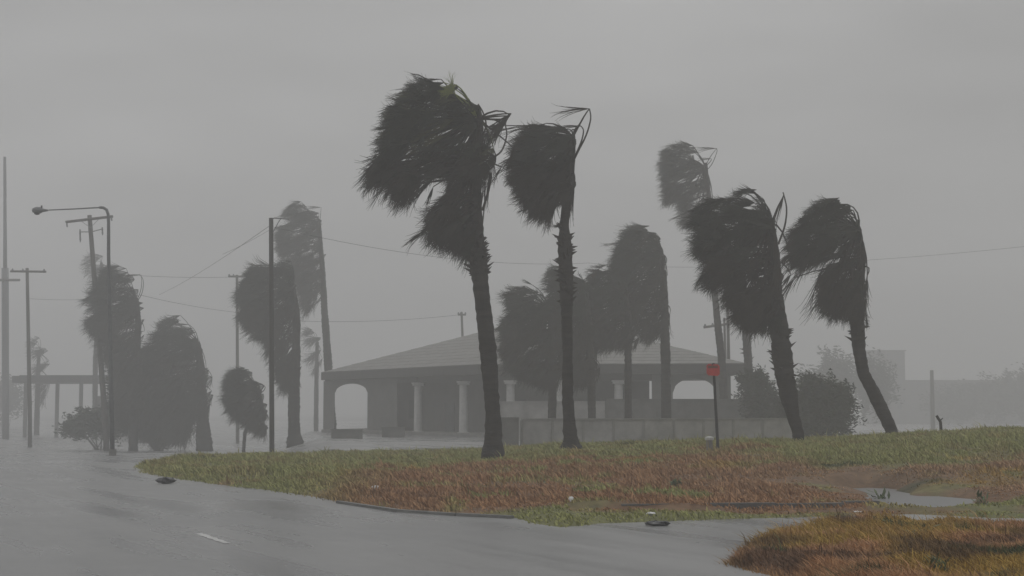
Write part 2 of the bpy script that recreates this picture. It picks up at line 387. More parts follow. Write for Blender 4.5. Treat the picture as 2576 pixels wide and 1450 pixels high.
me = grass('mound_grass', near_z, NEAR, (2, 10, 11, 25), 380000, 'near', .108, .011, 2)
tag(link('mound_grass', me, M['blade']), 'wet yellow and brown grass on the near mound at lower right', 'grass', kind='stuff')

# kerb stones along the bank's road edge
def kerb():
    pts = [Vector((*gp(*p), 0)) for p in [(850, 1266), (1000, 1288), (1150, 1298), (1290, 1305)]]
    root = empty('kerb', pts[2], 'low concrete kerb edging the brown grass beside the wet road', 'kerb')
    for a, b in zip(pts[:-1], pts[1:]):
        n = max(1, int((b - a).length / 1.5)); rz = math.atan2(b.y - a.y, b.x - a.x)
        for i in range(n):
            c = a.lerp(b, (i + .5) / n); L = (b - a).length / n - .02
            MB().box((c.x, c.y, .0), (L, .09, .09 + random.uniform(-.008, .008)), rz).build('kerb_stone', M['kerb'], root)
kerb()
def kerb_dark():  # stones take a darker concrete colour to paint in the kerb face's shadow
    pts = [Vector((*gp(*p), 0)) for p in [(1560, 1291), (1750, 1289), (1950, 1287), (2120, 1285), (2210, 1284)]]
    root = empty('kerb', pts[2], 'kerb coloured dark for its shadowed face, half buried between the bank and its narrow green verge', 'kerb')
    for a, b in zip(pts[:-1], pts[1:]):
        n = max(1, int((b - a).length / 1.2)); rz = math.atan2(b.y - a.y, b.x - a.x)
        for i in range(n):
            c = a.lerp(b, (i + .5) / n); L = (b - a).length / n - .02
            MB().box((c.x, c.y + random.uniform(-.02, .02), .09), (L, .16, .13 + random.uniform(-.05, .02)), rz + random.uniform(-.03, .03)).build('kerb_stone', M['conc_dark'], root)
kerb_dark()
# lane dash
a = gp(500, 1343); b = gp(572, 1368)
dv = Vector((b[0] - a[0], b[1] - a[1])); nv = Vector((-dv.y, dv.x)).normalized() * .055
mb = MB(); nseg = 10; r1 = [random.uniform(.6, 1.15) for _ in range(nseg + 1)]
for i in range(nseg):
    p, q = Vector(a) + dv * i / nseg, Vector(a) + dv * (i + 1) / nseg
    mb.poly([(*(p - nv * r1[i]), .004), (*(q - nv * r1[i + 1]), .004), (*(q + nv * r1[i + 1]), .004), (*(p + nv * r1[i]), .004)])
tag(mb.build('lane_marking', M['mark']), kind='structure')

# ------------------------------------------------------------------ palms
def fan_mesh(hub, ang, L, spread, rng, root, sparse=False, n=None, young=False, tiltmax=55):
    a = R(ang); dj = rng.uniform(-.28, .28)
    m = Vector((math.cos(a), dj, math.sin(a))).normalized()
    p = Vector((-math.sin(a), 0, math.cos(a))); q = m.cross(p).normalized(); p = q.cross(m).normalized()
    tl = R(rng.uniform(-tiltmax, tiltmax)); s = p * math.cos(tl) + q * math.sin(tl); nr = m.cross(s).normalized()
    n = n or (11 if sparse else 26); mb = MB(); sr = R(spread); fold = rng.uniform(.05, .22) * L * (0 if sparse else 1)
    T = (0, .22, .45, .68, .86, 1.0)
    for i in range(n):
        u = -1 + 2 * (i + .5) / n + rng.uniform(-.03, .03); ai = u * sr
        Li = L * (1 - .22 * u * u) * rng.uniform(.8, 1.06); dr = rng.uniform(.02, .14); wb = rng.uniform(0, .07)
        wig = rng.uniform(-.55, .55) * (1 if not sparse else .4); prev = None; dr2 = rng.uniform(0, .22); i0 = len(mb.v)
        pw = (2 * sr / n) * .62; free = rng.uniform(.30, .48)
        for k, t in enumerate(T):
            aa = ai * (1 - .25 * t) + wig * max(0, t - free) * (1 if t < .9 else 1.3)
            pos = hub + m * (Li * t * math.cos(aa)) + s * (Li * t * math.sin(aa)) + nr * (fold * u * u * t + .012 * (i % 2)) \
                + Vector((-wb * L * t * t, 0, -dr * L * t * t - dr2 * L * max(0, t - .6) ** 2))
            full = Li * t * pw
            lim = .024 if sparse else .047
            wd = max(full, .012) if t <= free and not sparse else min(full + .01, lim * L ** .3) * (1 - ((t - .4) / .6) ** 1.3 * .82 if t > .4 else 1)
            sd_ = (s * math.cos(aa) - m * math.sin(aa))
            mb.v.append(tuple(pos - sd_ * wd / 2)); mb.v.append(tuple(pos + sd_ * wd / 2))
        for k in range(len(T) - 1):
            j = i0 + 2 * k; mb.f.append((j, j + 1, j + 3, j + 2))
    if root is not None:
        mid = root.lerp(hub, .5) + Vector((rng.uniform(-.05, .16), rng.uniform(-.1, .1), rng.uniform(-.05, .2)))
        q0 = [root, root.lerp(mid, .5) + (mid - root.lerp(hub, .5)) * .25, mid, mid.lerp(hub, .5) + (mid - root.lerp(hub, .5)) * .25, hub]
        mb.tube(q0, [.035, .028, .024, .02, .014], 4, False)
    return mb

def inside(poly, x, y):
    c = False; n = len(poly)
    for i in range(n):
        ax, ay = poly[i]; bx, by = poly[(i + 1) % n]
        if (ay > y) != (by > y) and x < (bx - ax) * (y - ay) / (by - ay + 1e-12) + ax: c = not c
    return c
def crown_fans(poly, n, seed, table, lmax=95, lmin=34, holes=(), spread=(18, 34)):
    """fronds filling a wind-pressed crown: hubs on the windward side, blades streaming out to leeward"""
    n = int(n * 1.12); rng = random.Random(seed); xs = [p[0] for p in poly]; ys = [p[1] for p in poly]; res = []
    def ang(y):
        for (y0, a0), (y1, a1) in zip(table[:-1], table[1:]):
            if y <= y1: return a0 + (a1 - a0) * max(0, min(1, (y - y0) / (y1 - y0)))
        return table[-1][1]
    def reach(x, y, dx, dy, m):
        r = 0
        while r < m and inside(poly, x + dx * r, y + dy * r): r += 3
        return r
    tries = 0
    while len(res) < n and tries < n * 40:
        tries += 1
        x, y = rng.uniform(min(xs), max(xs)), rng.uniform(min(ys), max(ys))
        if not inside(poly, x, y): continue
        a = ang(y) + rng.uniform(-17, 17); dx, dy = math.cos(R(a)), -math.sin(R(a))
        L = lmax * rng.uniform(.62, 1.1)
        r = reach(x, y, dx, dy, L * 1.2)
        edge = len(res) < n * .38
        if not edge: L = min(L, max(r, lmin))
        if edge or r < lmin * .7:      # pull the hub back so that the tips end at the crown's edge
            r2 = reach(x, y, dx, dy, 400); ex, ey = x + dx * r2, y + dy * r2
            if True:
                back = reach(ex - dx * 4, ey - dy * 4, -dx, -dy, L)
                if back < lmin: continue
                L = min(L, back); x, y = ex - dx * L, ey - dy * L
        if any(((x + dx * L * k - hx) / rx) ** 2 + ((y + dy * L * k - hy) / ry) ** 2 < 1 for k in (0, .3, .6, .9) for hx, hy, rx, ry in holes): continue
        res.append((x, y, a, L * rng.uniform(.98, 1.1), rng.uniform(*spread), 'o'))
    # short broad fans packed close to the heart of the crown
    m = int(n * .4); k = 0; tries = 0
    while k < m and tries < m * 40:
        tries += 1
        x, y = rng.uniform(min(xs), max(xs)), rng.uniform(min(ys), max(ys))
        if not inside(poly, x, y): continue
        a = ang(y) + rng.uniform(-50, 50); L = lmax * rng.uniform(.32, .55); ok = True
        for da in (-45, -20, 0, 20, 45):
            if not inside(poly, x + math.cos(R(a + da)) * L * .82, y - math.sin(R(a + da)) * L * .82): ok = False; break
        if not ok: continue
        if any(((x + math.cos(R(a)) * L * q - hx) / (rx + 8)) ** 2 + ((y - math.sin(R(a)) * L * q - hy) / (ry + 8)) ** 2 < 1 for q in (0, .5, 1) for hx, hy, rx, ry in holes): continue
        res.append((x, y, a, L, rng.uniform(50, 78), 'o')); k += 1
    # torn fronds whose thin split tips flutter out past the rest
    k = 0; tries = 0
    while k < n * .4 and tries < 4000:
        tries += 1
        x, y = rng.uniform(min(xs), max(xs)), rng.uniform(min(ys), max(ys))
        if not inside(poly, x, y): continue
        a = ang(y) + rng.uniform(-38, 38); r = reach(x, y, math.cos(R(a)), -math.sin(R(a)), lmax)
        over = lmax * rng.uniform(.10, .34)
        if r + over > lmax * 1.15 or r < lmax * .2: continue
        res.append((x, y, a, r + over, rng.uniform(6, 20), 'so')); k += 1
    return res
def palm(name, label, d, trunk, crown_pt, fans, seed, kind='green', copies=4, boots=None, group='palms bent by the storm wind', zbase=None, depth=1.0, base_w=None):
    """trunk: list of (px, py, width_px) from base to top; fans: (px, py, angle, length_px, spread[, 's'parse])"""
    rng = random.Random(seed); sc = d / 3936.0
    P0 = pt(trunk[0][0], trunk[0][1], d)
    g = gz(d) if zbase == 'ground' else P0.z
    root = empty(name, (P0.x, d, g), label, 'palm tree', group)
    pts = [pt(x, y, d) for x, y, w in trunk]; rad = [w * sc / 2 for x, y, w in trunk]
    # resample for a living outline
    P, Q = [], []
    if P0.z > g + .05: P.append(Vector((P0.x + .02, d, g - .2))); Q.append(rad[0] * 1.1)
    for i in range(len(pts) - 1):
        k = max(2, int((pts[i + 1] - pts[i]).length / .13))
        for j in range(k):
            t = j / k; P.append(pts[i].lerp(pts[i + 1], t)); Q.append((rad[i] * (1 - t) + rad[i + 1] * t) * (1 + rng.uniform(-.035, .035) + (.035 if len(P) % 2 else -.03) + .04 * math.sin(len(P) * .31 + seed)))
    P.append(pts[-1]); Q.append(rad[-1] * .7)
    if P[0].z >= g - .05: P.insert(0, P[0] + Vector((0, 0, -.3))); Q.insert(0, Q[0] * 1.1)
    mb = MB(); mb.tube(P, Q, 12, True, .05, rng); mb.build('trunk', M['trunk'], root, True)
    if boots:
        bb = MB(); y0, y1, cnt = boots
        for k in range(cnt):
            t = k / cnt; py = y0 + (y1 - y0) * t + rng.uniform(-4, 4)
            # trunk centre at that height
            px, w = trunk[-1][0], trunk[-1][2]
            for i in range(len(trunk) - 1):
                ya, yb = trunk[i][1], trunk[i + 1][1]
                if min(ya, yb) <= py <= max(ya, yb):
                    tt = (py - ya) / (yb - ya + 1e-9); px = trunk[i][0] + (trunk[i + 1][0] - trunk[i][0]) * tt; w = trunk[i][2] + (trunk[i + 1][2] - trunk[i][2]) * tt
            c = pt(px, py, d); an = rng.uniform(0, 2 * math.pi); r = w * sc / 2
            o = Vector((math.cos(an), math.sin(an), 0)); s_ = Vector((-o.y, o.x, 0)) * rng.uniform(.03, .055)
            ln = rng.uniform(.07, .24); e = c + o * (r * .8); tip = c + o * (r + ln) + Vector((-.03, 0, rng.uniform(-.03, .2)))
            i0 = len(bb.v)
            for q in (e - s_ - Vector((0, 0, .05)), e + s_ - Vector((0, 0, .05)), e + s_ + Vector((0, 0, .07)), e - s_ + Vector((0, 0, .07)), tip - s_ * .4, tip + s_ * .4): bb.v.append(tuple(q))
            bb.f += [(i0, i0 + 1, i0 + 5, i0 + 4), (i0 + 3, i0 + 2, i0 + 5, i0 + 4), (i0, i0 + 3, i0 + 4), (i0 + 1, i0 + 2, i0 + 5)]
        bo = bb.build('leaf_boots', M['boot'], root); bo['kind'] = 'stuff'
    cp = pt(crown_pt[0], crown_pt[1], d)
    nb = 0; rest = MB()
    for fs in fans:
        px, py, an, ln, spd = fs[:5]; opt = fs[5] if len(fs) > 5 else ''
        c = 1 if opt else copies
        for k in range(c):
            jx, jy = (0, 0) if c == 1 or k == 0 else (rng.uniform(-9, 9), rng.uniform(-10, 10))
            dep = rng.uniform(-1, 1) * depth * 1.1 if 'o' in opt else (-.9 if opt == 'y' else (0 if c == 1 else rng.uniform(-1, 1) * depth))
            hub = pt(px + jx, py + jy, d + dep)
            L = ln * sc * (1 if k == 0 else rng.uniform(.72, 1.02))
            aa = an + (0 if k == 0 else rng.uniform(-12, 12))
            rt = cp if (hub - cp).length < 4.5 and ('o' not in opt or rng.random() < .35) else None
            if hub.z < cp.z - 1.2 and ('o' not in opt or rng.random() < .4):      # skirt: springs from the trunk at its own height
                tx = min(trunk, key=lambda q: abs(q[1] - (py - 20)))[0]; rt = pt(tx, py - 25, d)
            f = fan_mesh(hub, aa, L, spd, rng, rt, sparse='s' in opt, n=(14 if 'y' in opt else None), tiltmax=55 if 'o' in opt else (20 if k == 0 else 55))
            mm = M['frond_young'] if 'y' in opt else (M['frond_dead'] if (hub.z < cp.z - 1.0 or 's' in opt) else (M['frond_olive'] if seed == 1 and rng.random() < .25 else M['frond']))
            nb += 1
            if nb <= 296: f.build('frond', mm, root)
            else:
                o_ = len(rest.v); rest.v += f.v; rest.f += [tuple(o_ + q for q in fc) for fc in f.f]
    if rest.v: rest.build('fronds', M['frond'], root)['kind'] = 'stuff'
    return root

A_f = [(1140,212,172,95,26),(1165,232,178,150,24),(1190,252,182,215,20),(1207,272,188,240,20),(1205,290,196,245,18),(1150,300,200,180,26),
       (1195,335,200,235,18),(1160,350,206,240,16),(1125,390,212,210,14),(1190,370,214,200,22),(1130,405,235,130,22),(1110,420,226,160,16),(1090,400,245,130,12),
       (1215,330,238,110,24),(1230,370,246,120,22),(1225,420,250,110,20),(1210,380,228,140,24),(1180,430,225,100,24),
       (1212,470,236,160,20),(1205,490,226,160,18),(1208,510,248,130,20),(1200,540,240,110,22),(1180,470,215,130,10),(1215,450,258,140,14),(1200,560,256,95,14),(1170,600,262,60,12),
       (1286,286,215,95,14,'s'),(1262,318,238,70,16,'s'),(1283,290,232,110,12,'s'),(1100,560,214,110,8,'s'),(985,415,228,95,10,'s'),(1232,440,262,90,8,'s'),(1110,200,176,70,7,'s'),(985,470,240,60,9,'s'),
       (1148,214,205,48,40,'y'),(1146,240,108,72,4,'y'),(1143,236,160,44,26,'y'),(1147,226,185,40,30,'y'),(1052,188,172,20,6,'s')]
A_f = [f for f in A_f if len(f) > 5] + crown_fans([(1056,188),(1085,198),(1115,208),(1135,192),(1160,218),(1190,240),(1214,268),(1212,288),(1203,322),(1222,330),(1238,370),(1247,394),(1235,440),(1228,480),(1214,530),(1214,645),(1170,650),
  (1147,636),(1094,621),(1071,598),(1071,556),(1094,518),(1122,485),(1125,447),(1078,458),(1060,483),(1029,527),(991,506),(985,480),(957,460),(915,468),(925,430),(950,395),(955,365),(960,315),(968,277),(1010,231),(1035,205)],
  190, 101, [(190,183),(300,192),(360,205),(430,216),(480,228),(620,242)], 105, 36, [(1125,328,34,9)])
A_f = A_f[:1] and [(1241,374,232,60,48,'o'),(1247,394,212,60,52,'o'),(1236,348,236,72,40,'o'),(1226,334,250,62,45,'o'),(1232,430,228,62,50,'o'),(1240,400,245,60,46,'o'),(1283,292,222,88,11,'s'),(1272,300,240,80,13,'s'),(1292,372,256,70,9,'s'),(1262,310,205,60,14,'s'),(1262,420,238,60,9,'s')] + A_f
A_f += [(1000,395,196,80,7,'s'),(975,410,226,95,10,'s'),(985,440,205,70,9,'s'),(975,455,238,85,6,'s'),(1090,470,250,60,12,'s'),(1135,450,252,55,14,'s'),(1180,620,266,70,6,'s'),(1165,605,262,60,8,'s'),(1075,575,215,70,6,'s'),(1110,330,186,60,10,'s')]
palm('palm_tree','tallest palm, nearest the middle, with a yellow shoot at its crown',45,
     [(1240,1137,56),(1241,1120,46),(1241,1060,41),(1237,1000,39),(1229,900,42),(1219,800,41),(1207,700,42),(1203,650,44),(1198,600,38),(1195,500,34),(1200,400,30),(1204,300,24),(1200,265,14)],
     (1202,300),A_f,1,copies=5,boots=(690,600,70))
B_f = [(1440,332,168,85,34),(1442,348,182,140,24),(1446,380,188,160,22),(1446,410,196,170,20),(1445,440,206,165,18),(1440,455,216,150,18),(1435,468,232,120,20),
       (1385,312,184,60,34),(1400,330,150,52,26),(1420,420,222,150,20),(1400,380,190,105,26),(1440,480,246,90,16),(1410,450,228,120,18),(1365,330,200,80,30),
       (1483,274,183,98,11,'s'),(1462,318,180,75,9,'s'),(1345,315,186,115,8,'s'),(1445,470,264,95,6,'s'),(1300,390,215,60,16,'s'),(1300,410,205,60,14,'s'),(1412,570,180,28,14,'s')]
B_f = [f for f in B_f if len(f) > 5] + crown_fans([(1363,296),(1388,319),(1407,319),(1443,331),(1449,380),(1442,418),(1445,487),(1436,518),(1415,506),(1396,518),(1392,544),(1380,563),(1350,552),(1319,529),(1308,495),(1288,488),(1300,468),(1276,457),(1293,418),(1285,380),(1296,350),(1323,323),(1346,312)],
  130, 102, [(296,180),(350,188),(430,206),(560,240)], 95, 34)
palm('palm_tree','thin palm right of the tallest one, with a lone frond arching at its top right',47,
     [(1437,1124,50),(1436,1108,40),(1432,1060,32),(1428,1000,29),(1428,900,25),(1426,800,30),(1424,700,33),(1421,620,36),(1419,565,24),(1425,520,24),(1434,450,20),(1440,380,16),(1443,335,10)],
     (1441,345),B_f,2,copies=5,boots=(760,570,70))
def stalk(tree, pts, d, r=.022):
    P = [pt(x, y, d) for x, y in pts]
    Q = []
    for i in range(len(P) - 1):
        a0 = P[max(0, i - 1)]; a1 = P[i]; a2 = P[i + 1]; a3 = P[min(len(P) - 1, i + 2)]
        for k in range(4):
            t = k / 4; Q.append(.5 * ((2 * a1) + (a2 - a0) * t + (2 * a0 - 5 * a1 + 4 * a2 - a3) * t * t + (-a0 + 3 * a1 - 3 * a2 + a3) * t ** 3))
    Q.append(P[-1]); MB().tube(Q, [r * 1.4 - r * .7 * i / len(Q) for i in range(len(Q))], 5).build('frond_stalk', M['frond_dead'], tree)
palms = [o for o in bpy.data.objects if o.name.startswith('palm_tree')]
TA, TB = palms[0], palms[1]
stalk(TA, [(1214,530),(1229,480),(1235,444),(1226,424)], 44.7, .03)
stalk(TA, [(1215,340),(1223,315),(1216,285),(1203,262)], 44.7)
stalk(TA, [(1222,430),(1242,418),(1247,394),(1240,372)], 44.7)
stalk(TA, [(1235,400),(1262,380),(1275,340),(1272,310),(1286,286)], 44.8)
stalk(TB, [(1440,410),(1455,380),(1475,340),(1486,300),(1483,274)], 46.8, .026)
stalk(TB, [(1432,530),(1440,485),(1446,450),(1440,425)], 46.7, .026)
stalk(TB, [(1444,400),(1462,358),(1468,330),(1462,318)], 46.9)
C_f = [(1730,374,178,56,40),(1758,385,172,84,30),(1768,405,182,105,26),(1770,435,192,110,24),(1775,460,200,110,20),(1780,485,212,100,18),(1785,505,222,100,18),(1783,540,236,75,22),(1720,420,190,60,30),(1760,470,208,95,20),
       (1803,374,178,60,9,'s'),(1790,400,180,40,10,'s'),(1770,520,232,80,20)]
C_f = [f for f in C_f if len(f) > 5 and 's' in f[5]] + crown_fans([(1718,357),(1745,365),(1764,386),(1772,420),(1775,440),(1785,490),(1795,520),(1800,570),(1745,570),(1725,572),(1697,556),(1708,512),(1672,512),(1668,490),(1665,468),(1658,420),(1662,385),(1680,368)],
  108, 564, [(357,182),(430,195),(570,222)], 62, 26, ())
o = palm('palm_tree','tall slim hazy palm rising behind the red sign, highest of the right group',98.5,
     [(1821,1006,22),(1815,900,20),(1806,820,18),(1798,740,17),(1792,620,15),(1784,500,12),(1775,410,8)],(1774,420),C_f,3,copies=4,zbase='ground')
stalk(o, [(1771,435),(1790,415),(1803,385),(1803,374)], 98.3)
D_f = [(1912,488,190,68,40),(1935,515,187,118,28),(1945,545,190,165,22),(1955,580,194,200,20),(1955,610,199,212,18),(1955,645,207,215,16),(1955,670,216,190,18),(1955,700,229,180,18),(1962,720,243,145,18),(1970,700,258,125,16),
       (1890,560,198,130,28),(1900,640,212,140,24),(1880,690,225,120,24),(1920,700,240,125,22),(1850,500,188,45,30),(1975,640,262,110,14),
       (1970,484,262,92,9),(1972,490,250,90,10,'s'),(1985,640,228,60,22,'s'),(1990,690,232,70,16,'s')]
D_f = [f for f in D_f if len(f) > 5 and 's' in f[5]] + crown_fans([(1888,467),(1916,484),(1941,530),(1955,560),(1962,618),(1969,668),(1976,721),(1983,752),(1972,800),(1950,832),(1900,832),(1866,825),(1849,800),(1824,770),(1803,735),(1771,728),(1757,700),(1775,671),(1754,650),(1740,622),(1745,580),(1735,540),(1760,510),(1800,500),(1842,500),(1850,474)],
  170, 571, [(467,185),(600,200),(700,218),(830,250)], 92, 26, [(1888,660,10,20)])
o = palm('palm_tree','broad shaggy palm with a dark bulky crown, second from the right',49,
     [(2008,1090,30),(1996,1050,34),(1985,1000,44),(1973,940,48),(1966,880,50),(1958,810,46),(1950,740,36),(1948,640,28),(1940,560,16)],(1940,560),D_f,4,copies=5,boots=(960,820,34))
stalk(o, [(1958,615),(1974,570),(1979,525),(1970,484)], 48.7, .026)
E_f = [(1850,510,186,52,32),(1852,535,194,95,24),(1852,580,198,105,22),(1860,640,214,105,22),(1870,690,244,95,20),(1870,740,262,75,14)]
palm('palm_tree','hazy palm trunk behind the broad shaggy palm, crown hidden by its fronds',97.5,
     [(1888,1010,24),(1884,940,22),(1879,860,21),(1872,760,18),(1865,640,14)],(1862,560),E_f,5,copies=4,zbase='ground',boots=(990,850,30))
F_f = [(2132,512,187,78,28),(2150,540,192,130,24),(2160,568,197,172,18),(2165,592,203,195,16),(2160,610,207,160,16),(2130,600,200,110,26),
       (2165,650,232,70,20),(2150,665,236,122,18),(2150,700,244,112,20),(2165,690,258,120,16),(2176,650,268,80,10),(2140,720,250,85,20),(2110,690,250,100,12),
       (2090,690,246,130,7,'s'),(2075,660,250,150,5,'s'),(2020,640,224,85,16,'s'),(2035,655,232,95,14,'s'),(1998,700,236,80,12,'s'),(2020,625,215,60,18),(2124,640,246,60,8,'s')]
F_f = [f for f in F_f if len(f) > 5 and 's' in f[5]] + crown_fans([(2110,488),(2135,510),(2156,541),(2167,576),(2165,620),(2172,650),(2130,642),(2090,650),(2050,668),(2000,680),(1985,650),(1975,608),(2005,569),(2025,530),(2061,509)],
  80, 66, [(488,190),(580,200),(660,208)], 85, 26, ())
F_f += crown_fans([(2085,665),(2130,640),(2172,640),(2184,703),(2178,760),(2182,808),(2138,812),(2096,800),(2065,785),(2060,740),(2068,690)],
  70, 67, [(640,225),(700,240),(810,258)], 75, 26)
palm('palm_tree','rightmost palm, its trunk leaning away and kinked near the bottom',51,
     [(2243,1084,30),(2225,1045,32),(2196,985,33),(2172,940,32),(2161,880,32),(2157,820,34),(2160,740,30),(2168,650,20),(2160,570,12)],(2160,580),F_f,6,copies=5,boots=(860,780,26))
G_f = [(1632,578,188,68,36),(1655,610,194,105,26),(1665,645,199,150,20),(1672,680,204,175,18),(1678,715,214,165,18),(1682,745,224,155,18),(1683,775,238,115,18),(1683,790,262,80,12),(1600,720,212,110,26),(1610,760,228,120,24),(1640,700,205,120,24),(1600,660,200,70,30),
       (1560,612,186,52,6,'s')]
G_f = [f for f in G_f if len(f) > 5 and 's' in f[5]] + crown_fans([(1608,557),(1630,558),(1662,600),(1672,660),(1687,696),(1688,780),(1684,840),(1655,852),(1615,862),(1585,830),(1560,780),(1530,720),(1542,640),(1560,595),(1582,570)],
  155, 592, [(557,188),(700,206),(850,235)], 75, 26, ())
palm('palm_tree','pointed palm in the middle group, its trunk standing before the building',82,
     [(1676,1016,26),(1675,940,25),(1673,860,24),(1672,780,20),(1670,680,14)],(1668,640),G_f,7,copies=5,zbase='ground')
H3_f = [(1545,690,190,68,34),(1570,720,197,110,24),(1580,750,205,130,22),(1588,785,215,125,22),(1590,810,232,105,20),(1588,825,255,60,16),(1545,760,210,90,26),(1540,790,225,100,24),(1520,720,195,60,34)]
H3_f = [f for f in H3_f if len(f) > 5 and 's' in f[5]] + crown_fans([(1500,668),(1540,670),(1575,710),(1600,760),(1610,860),(1590,880),(1560,878),(1530,880),(1500,885),(1480,850),(1470,780),(1475,700)],
  124, 555, [(668,190),(780,208),(885,238)], 70, 26, ())
palm('palm_tree','lower palm leftwards of the pointed one, with a short slim trunk',80,
     [(1581,1060,20),(1580,960,18),(1580,880,18),(1580,800,16),(1575,740,10)],(1572,740),H3_f,8,copies=5,zbase='ground')
H2_f = [(1440,690,187,70,36),(1465,715,195,105,26),(1482,750,203,130,22),(1492,790,212,145,20),(1498,830,222,140,20),(1500,860,236,125,20),(1502,880,255,95,16),(1440,790,215,120,26),(1450,840,230,120,24),(1430,870,240,100,22)]
H2_f = [f for f in H2_f if len(f) > 5 and 's' in f[5]] + crown_fans([(1375,665),(1410,663),(1450,680),(1480,700),(1500,760),(1512,850),(1512,920),(1490,965),(1450,970),(1420,930),(1400,880),(1385,800),(1375,720)],
  155, 554, [(663,188),(800,208),(970,245)], 75, 26, [(1478,690,0.1,0.1)])
palm('palm_tree','rounded palm directly behind the thin palm, hanging low over the building',77,
     [(1490,1090,22),(1488,1000,20),(1486,900,18),(1482,800,14),(1475,730,9)],(1472,735),H2_f,9,copies=5,zbase='ground')
H1_f = [(1348,728,182,78,36),(1378,765,190,118,24),(1395,800,198,138,22),(1400,840,207,148,20),(1402,880,216,142,18),(1400,900,230,110,20),(1400,920,252,75,16),(1340,820,205,85,28),(1335,870,218,90,26),(1350,770,200,70,30)]
H1_f = [f for f in H1_f if len(f) > 5 and 's' in f[5]] + crown_fans([(1325,705),(1360,725),(1400,760),(1425,850),(1425,940),(1390,985),(1350,965),(1310,955),(1270,920),(1252,880),(1265,850),(1248,820),(1280,790),(1265,745),(1290,730)],
  170, 553, [(705,186),(820,202),(980,240)], 78, 26, [(1325,880,10,12)])
palm('palm_tree','leftmost low palm of the bushy group right of the tallest trunk',76.5,
     [(1388,1100,22),(1390,1000,20),(1390,900,18),(1388,820,14),(1380,770,9)],(1378,775),H1_f,10,copies=5,zbase='ground')
I_f = [(312,688,190,66,42),(342,725,194,98,28),(355,765,196,138,20),(358,800,202,150,18),(361,840,214,130,20),(363,870,232,115,20),(363,885,260,100,14),(325,880,238,90,24),(310,800,208,75,28),
       (355,960,238,95,22),(362,1000,250,95,20),(330,990,252,105,20),(355,692,180,45,9,'s')]
I_f = [f for f in I_f if len(f) > 5 and 's' in f[5]] + crown_fans([(285,662),(325,678),(345,710),(362,745),(366,800),(366,880),(372,960),(375,1040),(330,1080),(300,1040),(285,960),(262,900),(240,850),(212,812),(238,790),(215,755),(240,715),(258,680)],
  186, 606, [(662,186),(800,202),(900,225),(1080,250)], 78, 26, ())
o = palm('palm_tree','hazy palm directly right of the curved street lamp',112,
     [(335,1120,24),(336,1000,22),(342,900,20),(348,820,16),(344,750,10)],(344,755),I_f,11,copies=5,zbase='ground')
stalk(o, [(345,760),(358,735),(360,705),(350,690)], 111.8)
J_f = [(462,812,190,70,40),(488,848,197,108,26),(505,880,205,150,20),(512,915,212,190,18),(522,955,219,215,16),(522,990,228,180,18),(515,1010,240,130,20),(525,975,262,90,12),(430,950,218,165,22),(420,990,233,150,22),(470,1030,235,120,24),(400,1010,245,110,24),(530,965,250,60,20),(440,900,205,110,28)]
J_f = [f for f in J_f if len(f) > 5 and 's' in f[5]] + crown_fans([(435,783),(468,800),(495,828),(512,865),(512,905),(537,945),(525,970),(540,995),(528,1025),(520,1060),(485,1060),(472,1118),(400,1118),(345,1095),(300,1062),(290,1000),(290,940),(330,900),(375,862),(395,820)],
  230, 613, [(783,188),(900,205),(1000,225),(1118,248)], 88, 26, ())
palm('palm_tree','lower bushy palm with a thick ragged skirt, left of the round little palm',113,
     [(514,1120,42),(511,1080,34),(508,1020,28),(505,930,22),(498,860,12)],(498,865),J_f,12,copies=6,zbase='ground')
K_f = [(775,524,195,58,40),(798,548,195,98,28),(805,588,199,115,24),(810,618,205,116,22),(816,650,214,112,22),(817,685,224,92,22),(812,655,248,92,18),(750,600,205,60,32),(812,738,202,66,13),(808,522,178,44,9,'s'),(813,745,222,72,14)]
K_f = [f for f in K_f if len(f) > 5 and 's' in f[5]] + crown_fans([(735,508),(765,503),(782,520),(805,535),(812,560),(811,600),(824,650),(815,700),(813,745),(765,800),(752,745),(730,700),(715,650),(700,640),(692,600),(700,572),(725,560),(728,545),(705,545),(725,520)],
  131, 620, [(503,186),(600,200),(700,212),(800,228)], 62, 26, [(710,650,14,8)])
palm('palm_tree','tall hazy palm left of the building, behind the bare pole',132,
     [(834,1072,25),(829,980,22),(823,880,20),(816,780,17),(812,690,14),(803,560,8)],(803,570),K_f,13,copies=4,zbase='ground')
L_f = [(690,680,190,75,38),(720,700,195,108,28),(740,732,198,138,22),(746,768,205,150,20),(746,800,215,125,20),(748,830,228,112,20),(752,870,240,95,20),(754,895,262,90,12),(735,900,250,85,20),(700,740,205,95,28),(748,690,165,45,26),(730,860,232,70,24)]
L_f = [f for f in L_f if len(f) > 5 and 's' in f[5]] + crown_fans([(650,655),(680,672),(710,660),(735,650),(748,690),(752,760),(757,850),(760,930),(752,975),(725,988),(700,970),(695,930),(672,890),(665,860),(650,858),(625,835),(600,800),(606,765),(595,745),(612,700),(628,668)],
  193, 627, [(655,188),(780,206),(880,235),(988,256)], 76, 26, ())
palm('palm_tree','shaggy palm whose crown hangs across the bare wooden pole',100,
     [(742,1118,44),(740,1090,32),(739,1040,30),(740,980,28),(745,880,22),(746,780,16),(738,720,9)],(738,725),L_f,14,copies=5,zbase='ground')
M_f = [(638,943,190,66,44),(660,968,195,102,28),(668,998,203,112,24),(668,1028,213,105,24),(672,1050,230,60,24),(645,1030,246,60,24),(668,1040,256,62,16),(625,990,205,60,34)]
M_f = [f for f in M_f if len(f) > 5 and 's' in f[5]] + crown_fans([(605,925),(630,928),(665,965),(672,1010),(680,1060),(676,1100),(645,1100),(620,1070),(585,1050),(562,1010),(560,960),(575,938)],
  116, 634, [(925,190),(1020,208),(1100,240)], 62, 26, ())
